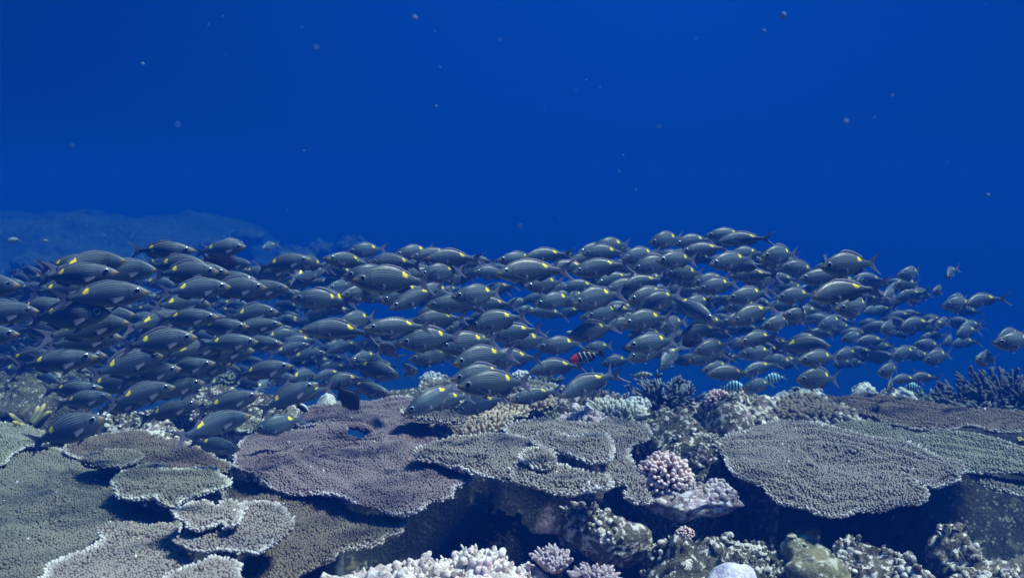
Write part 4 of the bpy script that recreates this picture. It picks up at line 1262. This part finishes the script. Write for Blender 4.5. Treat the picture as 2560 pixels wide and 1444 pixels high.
A = {1: (0, 500), 2: (640, 540), 3: (1280, 540), 4: (1920, 560), 5: (0, 800), 6: (640, 800), 7: (1280, 800), 8: (1920, 800)}
SEEN = {   # crop: (eye x, eye y, spot x, spot y[, k]) in quarter pixels of the photograph
 1: [(1835,500,1500,468),(1137,605,762,612),(1450,690,1103,665),(1025,725,600,715),(1330,925,858,908),(255,1110,-140,1095),(950,1130,480,1125),(1175,1225,745,1245),
     (2090,1170,1745,1150),(1080,1380,700,1375),(1840,1385,1455,1390),(2195,870,1840,855),(2380,465,2105,470),(2330,455,2250,440,.3),(2005,1035,1725,1003),(920,610,575,617),
     (1990,650,1655,620),(2080,715,1745,690),(2200,720,1875,690),(2480,800,2165,790),(2560,875,2225,850),(2800,875,2485,885),(830,875,505,862),(600,1060,265,1050),
     (620,1300,295,1280),(1830,1185,1495,1185),(1240,1148,900,1150),(2400,1265,2080,1245),(2740,1240,2440,1235),(2700,1120,2425,1115),(70,1340,-300,1320),(2480,1425,2165,1400),
     (2760,1430,2455,1405),(60,850,-330,830)],
 5: [(480,372,155,365),(830,378,385,385),(965,355,600,345),(1505,380,1135,432),(1310,610,990,615),(1700,505,1375,535),(2060,440,1735,462),(2450,310,2125,305),(2830,470,2505,495),
     (910,690,590,675),(1010,770,700,790),(1640,690,1295,725),(1945,640,1620,675),(1400,800,1070,855),(1890,850,1565,905),(2500,765,2160,815),(2395,975,2020,1025),(910,1015,510,1110),
     (2330,1280,2055,1210),(2240,450,1925,475),(2180,265,1850,270)],
 2: [(120,300,165,275,.35),(470,435,180,455),(290,545,70,545),(468,432,598,450,.5),(910,560,720,522),(795,400,980,408,.7),(740,415,1010,430),(975,338,1180,310),(1445,365,1655,320),(1608,390,1840,340),
     (1775,395,2030,380),(1195,450,1475,440),(965,575,1270,555),(1025,630,1310,600),(1090,605,1480,590),(1530,580,1770,560),(1690,560,1945,525),(2110,432,2290,425),(1990,445,2185,435),(2220,540,2420,550),
     (2465,420,2700,395),(2485,530,2850,485),(455,800,762,808),(560,790,835,812),(940,750,1140,745,.7),(1410,872,1678,740),(1318,818,1560,715),(1778,867,2085,845),(2035,775,2330,745),(572,1095,925,1090),
     (1190,1072,1515,1053),(905,1025,1095,1000,.7),(1635,1020,1900,985),(1955,1102,2200,1060),(2190,1065,2500,988),(1515,1228,1850,1180),(1905,1260,2205,1213),(2365,1175,2600,1130),(2520,1260,2785,1210),
     (2052,1410,2365,1350),(1600,1390,1870,1352),(1290,1255,1100,1268),(1010,1390,1140,1370,.6),(300,1120,120,1150),(470,1290,250,1320),(640,1370,425,1375),(330,740,160,770),(550,640,345,650),(600,560,430,565,.7),
     (790,690,920,680,.6),(1290,1245,1390,1345,.6),(1480,1140,1705,1120),(2180,880,2420,850),(1640,740,1875,720),(840,1255,880,1250,.15),(1195,1222,1228,1215,.15),(530,1415,565,1420,.15)],
 6: [(1380,520,1092,438),(522,668,205,780),(290,715,590,685),(715,605,960,560),(1190,440,975,400),(1595,445,1440,475,.6),(2035,530,2360,490),(2120,600,2510,575),(1570,850,1870,695),(1710,800,1995,750),
     (2060,865,2330,775),(80,1040,345,995),(75,640,20,650,.25),(500,590,390,545,.5),(1290,700,1010,640)],
 3: [(165,385,395,350),(65,560,290,485),(840,298,1072,262),(745,358,985,330),(688,345,900,310),(1402,248,1620,202),(1720,338,1985,292),(1970,183,2215,155),(1650,260,1868,217),(2100,230,2365,190),(370,512,620,470),
     (577,445,800,400),(655,533,955,462),(1243,507,1503,433),(1125,400,1355,352),(1020,480,1222,458),(1470,420,1738,402),(2180,390,2400,352),(1990,450,2270,398),(2085,490,2350,455),(2500,425,2740,400),
     (275,730,480,680),(525,695,745,670),(873,640,1075,585),(960,715,1205,662),(1140,650,1350,610),(175,680,400,640),(1570,560,1810,545),(1660,640,1890,600),(1840,650,2055,605),(2350,640,2600,600),
     (2200,580,2450,550),(1885,705,2130,655),(2240,760,2480,720),(1188,803,1440,733),(650,830,925,760),(510,853,690,770),(400,798,600,770),(275,852,520,800),(220,930,415,942),(1290,872,1560,785),(905,938,1112,910),
     (1945,993,1725,840),(720,993,960,960),(773,970,1000,930),(975,1015,1200,985),(1138,1035,1415,988),(970,1072,1180,1040),(620,1172,893,1097),(1482,1067,1660,1040,.7),(2203,1010,2467,915),(2110,1035,2330,990),
     (2170,795,2450,740),(2165,900,2400,860),(1700,870,1945,830),(1540,740,1755,710),(1810,1065,2050,1030),(1708,1147,1940,1100),(2500,1060,2750,1020),(1180,1255,1500,1213),(1183,1370,1425,1312),(300,1280,578,1250),
     (-195,1175,110,1110),(-215,1400,75,1370),(1835,1305,2080,1265),(2295,1360,2545,1335),(1465,1460,1585,1350,.7),(2280,1220,2520,1180),(740,1300,940,1288)],
 7: [(232,458,497,417),(525,672,810,555),(720,693,905,555,.85),(765,590,775,555,.12),(40,750,300,690),(1785,372,2010,320),(1910,460,2110,430),(1975,500,2235,490),(2300,495,2505,430),(920,410,1095,380),(2330,650,2540,620)],
 4: [(-60,300,188,270),(90,370,302,340),(145,412,400,428),(555,403,895,355),(500,345,555,325,.3),(335,527,628,488),(-150,560,70,525),(435,677,800,605),(830,545,955,558,.6),(100,710,350,680),(670,812,990,778),
     (1085,700,1250,650,.7),(1245,580,1432,570),(1290,490,1505,462),(1715,490,1820,447,.6),(1590,640,1738,637,.7),(1950,760,2170,718),(1760,790,2005,775),(1370,740,1530,712),(10,800,215,788),(150,875,400,882),
     (30,950,240,930),(1110,760,1285,740),(1070,998,1245,1010,.7),(1310,990,1505,960),(1270,1080,1440,1035),(1650,985,1805,955),(1900,1010,2070,985),(500,990,700,950),(430,1050,610,1078),(250,870,435,840),
     (880,1150,1080,1133),(740,1130,915,1100),(520,1188,230,1170),(1530,1120,1708,1092),(1470,1185,1672,1193),(1850,1070,2025,1043),(1830,1180,1995,1155),(2265,1158,2600,1130),(2250,1110,2455,1078),(300,1315,600,1300),
     (1220,1280,1410,1250),(1170,1295,1000,1305),(2010,1310,2210,1320,.8),(1545,1328,1750,1290),(650,1290,835,1265)],
 8: [(300,555,585,552),(1080,480,1280,475),(1475,530,1480,510,.12),(1420,560,1580,545),(1130,640,1245,615,.6),(1220,570,1385,560)],
}
for c_, rows in SEEN.items():
    ox, oy = A[c_]
    for r in rows:
        k = r[4] if len(r) > 4 else random.uniform(0.9, 1.0)
        right = r[0] > r[2] and ox + r[0] / 4 < 900
        if len(r) < 5 and right: k = random.uniform(0.97, 1.0)
        if len(r) < 5 and not right: k = random.uniform(0.86, 0.98)
        put_bream(ox + r[0] / 4, oy + r[1] / 4, ox + r[2] / 4, oy + r[3] / 4, k, 1 if right else -1)

TOPB = [(-50, 700), (0, 690), (130, 655), (300, 650), (450, 640), (560, 640), (700, 660), (850, 655), (1000, 645), (1200, 660), (1330, 650), (1480, 630), (1700, 610), (1850, 605), (2000, 640), (2200, 680), (2350, 720), (2450, 770)]
BOTB = [(-50, 930), (0, 930), (250, 980), (500, 970), (700, 950), (900, 930), (1000, 920), (1250, 900), (1330, 880), (1420, 830), (1560, 880), (1700, 900), (1900, 910), (2200, 910), (2350, 900), (2450, 860)]


def band_point(q):
    while True:
        x = q.uniform(-40, 2430)
        if x > 850 and q.random() < 0.55: continue
        t = np.interp(x, *zip(*TOPB))
        b = np.interp(x, *zip(*BOTB))
        y = q.uniform(t, b)
        if 1300 < x < 1540 and y > 780: continue
        return x, y


q_ = random.Random(23)
n_seen = len(FISH)
while len(FISH) < 298:
    x, y = band_point(q_)
    right = x < 720 + 120 * (q_.random() - 0.5)
    d = q_.uniform(3.3, 4.9)
    e = F * 0.20 * 0.5 / d * q_.uniform(0.75, 1.0)
    an = math.radians(q_.uniform(-8, 12))
    s = 1 if right else -1
    k = q_.uniform(0.96, 1.0) if right else q_.uniform(0.82, 0.97)
    put_bream(x + s * e * k * 0.5, y + 4 + math.sin(an) * e * 0.5, x - s * e * k * 0.5, y - 4 - math.sin(an) * e * 0.5, k, 1 if right else -1)

# the farthest members of the shoal, too many to count, as one object
fv, fq, fu, fm, nb = [], [], [], [], 0
src = []
for me in BREAMS:
    co = np.empty(len(me.vertices) * 3); me.vertices.foreach_get("co", co)
    uvs = np.zeros((len(me.vertices), 2))
    lv = np.empty(len(me.loops), dtype=int); me.loops.foreach_get("vertex_index", lv)
    lu = np.empty(len(me.loops) * 2); me.uv_layers[0].data.foreach_get("uv", lu)
    uvs[lv] = lu.reshape(-1, 2)
    qs = [tuple(p.vertices) for p in me.polygons if len(p.vertices) == 4]
    ms = [p.material_index for p in me.polygons if len(p.vertices) == 4]
    src.append((co.reshape(-1, 3), uvs, np.array(qs), np.array(ms)))
for i in range(760):
    x, y = band_point(q_)
    if x > 2250 and i % 3: x -= 700
    right = x < 720
    d = q_.uniform(3.9, 5.8)
    s = 1 if right else -1
    co, uvs, qs, ms = src[i % len(src)]
    R = Euler((0, math.radians(q_.uniform(-12, 12)), (0 if right else math.pi) + q_.uniform(-0.5, 0.5))).to_matrix()
    P = at(x, y, d)
    fv.append((co * 0.20) @ np.array(R).T + P)
    fq.append(qs + nb); fu.append(uvs); fm.append(ms)
    nb += len(co)
o = link("distant_fish_shoal", raw_mesh("distant_fish_shoal", np.concatenate(fv), np.concatenate(fq), None, None, (BREAM, FIN), True, np.concatenate(fm), np.concatenate(fu)))
tag(o, "dim farthest part of the striped bream shoal, fading into the blue", "fish shoal", kind="stuff")

# ---- other fishes of the reef
def other_fish(name, label, mesh, x, y, d, L, right, pitch=0.0, yaw=0.0, group=None, eye=(0.11, 0.02, 0.036, 0.026)):
    o = bpy.data.objects.new(name, mesh)
    R = Matrix.Rotation(-math.radians(pitch) * 1.0, 3, 'Y') @ Matrix.Rotation((0 if right else math.pi) + math.radians(yaw), 3, 'Z')
    M4 = R.to_4x4()
    M4.translation = Vector(at(x, y, d))
    o.matrix_world = M4 @ Matrix.Scale(L, 4)
    COL.objects.link(o)
    eyes_for(o, *eye)
    return tag(o, label, "fish", group)


WR = bars_skin("wrasse skin", (0.014, 0.016, 0.022), (0.72, 0.80, 0.74), 52, 1.0, 0.72, 0.03, cheek=(0.95, 0.06, 0.03))
DARKF = fin_mat("dark fin", (0.03, 0.03, 0.04), 0.2)
PALEF = fin_mat("pale fin", (0.30, 0.36, 0.38), 0.4)
wr_m = fish_mesh("barred_wrasse", (WR, DARKF), deep=1.15, fork=0.0, tail=0.7, dorsal=0.05, anal=0.05, dorsal_to=0.76)
SGT = bars_skin("sergeant skin", (0.42, 0.95, 1.0), (0.012, 0.015, 0.03), 46, -1.2, 0.05, 0.02)
sg_m = fish_mesh("sergeant_fish", (SGT, PALEF), deep=1.62, wide=1.1, fork=0.9, tail=1.0, dorsal=0.05, anal=0.06)
SBR = bars_skin("barred perch skin", (0.34, 0.40, 0.26), (0.06, 0.07, 0.06), 40, 0.4, 0.35, 0.02)
sb_m = fish_mesh("barred_perch", (SBR, PALEF), deep=0.95, fork=0.5, tail=0.9, dorsal=0.045)
SUR = plain_skin("surgeonfish skin", (0.010, 0.011, 0.016))
su_m = fish_mesh("surgeonfish", (SUR, DARKF), deep=1.75, wide=1.0, fork=0.9, tail=1.25, dorsal=0.05, anal=0.05, dorsal_from=0.2, dorsal_to=0.80)
BUT = plain_skin("black and white fish skin", (0.02, 0.02, 0.025), cap=(0.42, (0.75, 0.85, 0.88)))
bu_m = fish_mesh("damselfish", (BUT, DARKF), deep=1.5, fork=0.5, tail=0.8, dorsal=0.04)

other_fish("barred_wrasse", "dark wrasse with red cheek and thin white bars among the shoal", wr_m, 1466, 892, 3.3, 0.155, False, 14)
SG = "barred sergeant fish over the reef crest"
other_fish("sergeant_fish", "cyan and black barred sergeant fish beside the small pink coral head", sg_m, 1828, 966, 3.2, 0.092, True, 8, group=SG)
other_fish("sergeant_fish", "cyan and black barred sergeant fish above the bleached white plates", sg_m, 1938, 945, 3.3, 0.094, False, 8, group=SG)
other_fish("sergeant_fish", "small half-hidden sergeant fish behind the dark brown table", sg_m, 2284, 967, 3.6, 0.085, False, 0, group=SG)
other_fish("barred_perch", "faint yellowish barred fish left of the dark staghorn bush", sb_m, 1602, 938, 3.9, 0.115, True, 4)
other_fish("surgeonfish", "black surgeonfish hovering head-up over the back of the largest mauve table", su_m, 866, 992, 2.75, 0.125, True, -52, 10)
other_fish("damselfish", "small black fish with white back beside the mauve table's lobe", bu_m, 752, 1016, 2.75, 0.062, True, -35)
DK = "dark round surgeonfish inside the shoal"
other_fish("surgeonfish", "dark round surgeonfish near the top of the shoal on the left", su_m, 548, 652, 3.3, 0.15, True, -10, 20, group=DK)
other_fish("surgeonfish", "dark round surgeonfish behind the breams above the dark staghorn bush", su_m, 1738, 846, 3.4, 0.13, False, 20, 15, group=DK)
other_fish("surgeonfish", "dark surgeonfish behind the bream over the tan finger plate", su_m, 1195, 930, 2.9, 0.14, False, 0, 10, group=DK)
other_fish("surgeonfish", "dark surgeonfish high in the middle of the shoal's right half", su_m, 1690, 693, 4.2, 0.15, False, 0, 10, group=DK)
PF = plain_skin("pale fish skin", (0.35, 0.42, 0.42))
pf_m = fish_mesh("pale_damselfish", (PF, PALEF), deep=1.2, fork=1.0, tail=1.1)
PG = "small pale fish over the far reef slope"
other_fish("pale_damselfish", "larger of two small bright fish over the hazy far reef", pf_m, 36, 600, 4.2, 0.075, False, 6, group=PG)
other_fish("pale_damselfish", "smaller of two small bright fish over the hazy far reef", pf_m, 116, 602, 4.6, 0.045, False, 0, group=PG)
other_fish("pale_damselfish", "tiny pale fish in front of the dark bream right of centre", pf_m, 1432, 835, 3.9, 0.07, False, -20)

# ---- labels of the breams: where each one hangs above the reef below it
MARKS = [(-900, 40, "the rubble at the left border"), (40, 130, "the yellow-tipped coral fingers"), (130, 225, "the tip of the greenish left plate"), (225, 310, "the small oval white-edged plate"),
         (310, 400, "the broken algae rock"), (400, 480, "the right end of the brown left plate"), (480, 545, "the two-lobed stacked plate"), (545, 610, "the dark pale-tipped knob head"),
         (610, 665, "the ragged grey plate"), (665, 735, "the red-specked knob head"), (735, 800, "the black and white damselfish"), (800, 900, "the black hovering surgeonfish"),
         (900, 1000, "the hole-side of the largest mauve table"), (1000, 1060, "the small pale curved plate"), (1060, 1120, "the cyan white knobbly head"), (1120, 1190, "the left half of the tan finger plate"), (1190, 1265, "the right half of the tan finger plate"),
         (1265, 1330, "the far white knobbly head"), (1330, 1400, "the thin dark shelf plate"), (1400, 1440, "the lilac rubble"), (1440, 1510, "the red-cheeked wrasse"), (1510, 1580, "the cream bushy plate"),
         (1580, 1635, "the yellowish barred fish"), (1635, 1700, "the dark staghorn bush"), (1700, 1770, "the algae rock right of the staghorn"), (1770, 1830, "the small pink coral head"), (1830, 1900, "the left sergeant fish"),
         (1900, 1970, "the middle sergeant fish"), (1970, 2060, "the bleached white plates"), (2060, 2130, "the tip of the dark brown table"), (2130, 2200, "the domed lace-patterned rock"), (2200, 2290, "the half-hidden sergeant fish"),
         (2290, 2380, "the lowest olive thicket"), (2380, 2470, "the middle dark thicket"), (2470, 2800, "the thicket at the right border")]
ORD = ["lowest", "second", "third", "fourth", "fifth", "sixth", "seventh", "eighth", "ninth", "tenth", "eleventh", "twelfth", "thirteenth", "fourteenth", "fifteenth", "sixteenth", "seventeenth", "eighteenth", "nineteenth", "twentieth"]
GRP = "striped breams of the shoal"
for a, b, ph in MARKS:
    for kind in ("right-facing", "left-facing", "end-on"):
        mem = [f for f in FISH if a <= f[0] < b and (("end-on" if f[3] < 0.4 else ("right-facing" if f[2] else "left-facing")) == kind)]
        mem.sort(key=lambda f: -f[1])
        for i, f in enumerate(mem):
            if len(mem) == 1: lab = f"only {kind} yellow-spotted striped bream straight above {ph}"
            elif i == len(mem) - 1: lab = f"highest {kind} yellow-spotted striped bream straight above {ph}"
            else: lab = f"{ORD[min(i, 19)]}{'' if i == 0 else ' up'} {kind} yellow-spotted striped bream above {ph}"
            tag(f[4], lab, "fish", GRP)

# ------------------------------------------------------------------ drifting particles in the water
g = Geo()
_bm = bpy.data.meshes.new("speck_shape")
import bmesh
bm_ = bmesh.new()
bmesh.ops.create_icosphere(bm_, subdivisions=2, radius=1.0)
bm_.verts.index_update()
ico_v = np.array([v.co[:] for v in bm_.verts])
ico_t = np.array([[v.index for v in f.verts] for f in bm_.faces])
bm_.free()
bpy.data.meshes.remove(_bm)
spots = [(1037, 45, 7), (1958, 39, 8), (1910, 79, 5), (444, 312, 4), (357, 160, 4), (2230, 240, 3.5), (2114, 305, 6), (1250, 102, 3), (1648, 317, 3), (1547, 428, 2.5), (1088, 79, 2), (1090, 266, 3), (1558, 388, 2),
         (790, 119, 4), (180, 364, 3), (2470, 488, 5), (1300, 565, 3), (1465, 200, 2), (1100, 168, 2), (755, 70, 2), (556, 40, 2), (1740, 97, 2), (1590, 475, 2)]
for k in range(40):
    spots.append((q_.uniform(0, 2560), q_.uniform(0, 1300), q_.choice((0.9, 1.1, 1.3, 1.8, 2.2))))
for x, y, r in spots:
    d = q_.uniform(0.7, 1.6)
    c = at(x, y, d)
    jit = ico_v * (0.85 + 0.3 * RNG.random(3))
    g.add(jit * r * d / F + c, None, ico_t)
m, t, b = new_mat("drifting particles")
c = mixc(t, noise_f(t, 30), (0.14, 0.32, 0.52), (0.22, 0.42, 0.62))
t.links.new(c, b.inputs["Base Color"])
b.inputs["Roughness"].default_value = 0.9
tr = N(t, "ShaderNodeBsdfTranslucent")
t.links.new(c, tr.inputs[0])
mx = N(t, "ShaderNodeMixShader")
mx.inputs[0].default_value = 0.5
t.links.new(b.outputs[0], mx.inputs[1])
t.links.new(tr.outputs[0], mx.inputs[2])
t.links.new(mx.outputs[0], t.nodes["Material Output"].inputs[0])
o = g.build("floating_particles", (m,), (0, 1, 1.7))
tag(o, "pale specks drifting in the blue water", "particles", kind="stuff")

# ------------------------------------------------------------------ the water's own haze
x0, x1, y0, y1, z0, z1 = -45, 45, -3, 64, -7.2, 2.6
V = [(x, y, z) for z in (z0, z1) for y in (y0, y1) for x in (x0, x1)]
Q = [(0, 2, 3, 1), (4, 5, 7, 6), (0, 1, 5, 4), (2, 6, 7, 3), (0, 4, 6, 2), (1, 3, 7, 5)]
hz = bpy.data.materials.new("sea water haze")
hz.use_nodes = True
hz.node_tree.nodes.clear()
ho = hz.node_tree.nodes.new("ShaderNodeOutputMaterial")
pv = hz.node_tree.nodes.new("ShaderNodeVolumePrincipled")
pv.inputs["Color"].default_value = (0.001, 0.0285, 0.172, 1)
pv.inputs["Absorption Color"].default_value = (0.14, 0.41, 0.50, 1)
pv.inputs["Density"].default_value = 0.205
hz.node_tree.links.new(pv.outputs[0], ho.inputs["Volume"])
o = link("haze", raw_mesh("haze", V, Q, None, None, (hz,), False))
tag(o, kind="stuff")
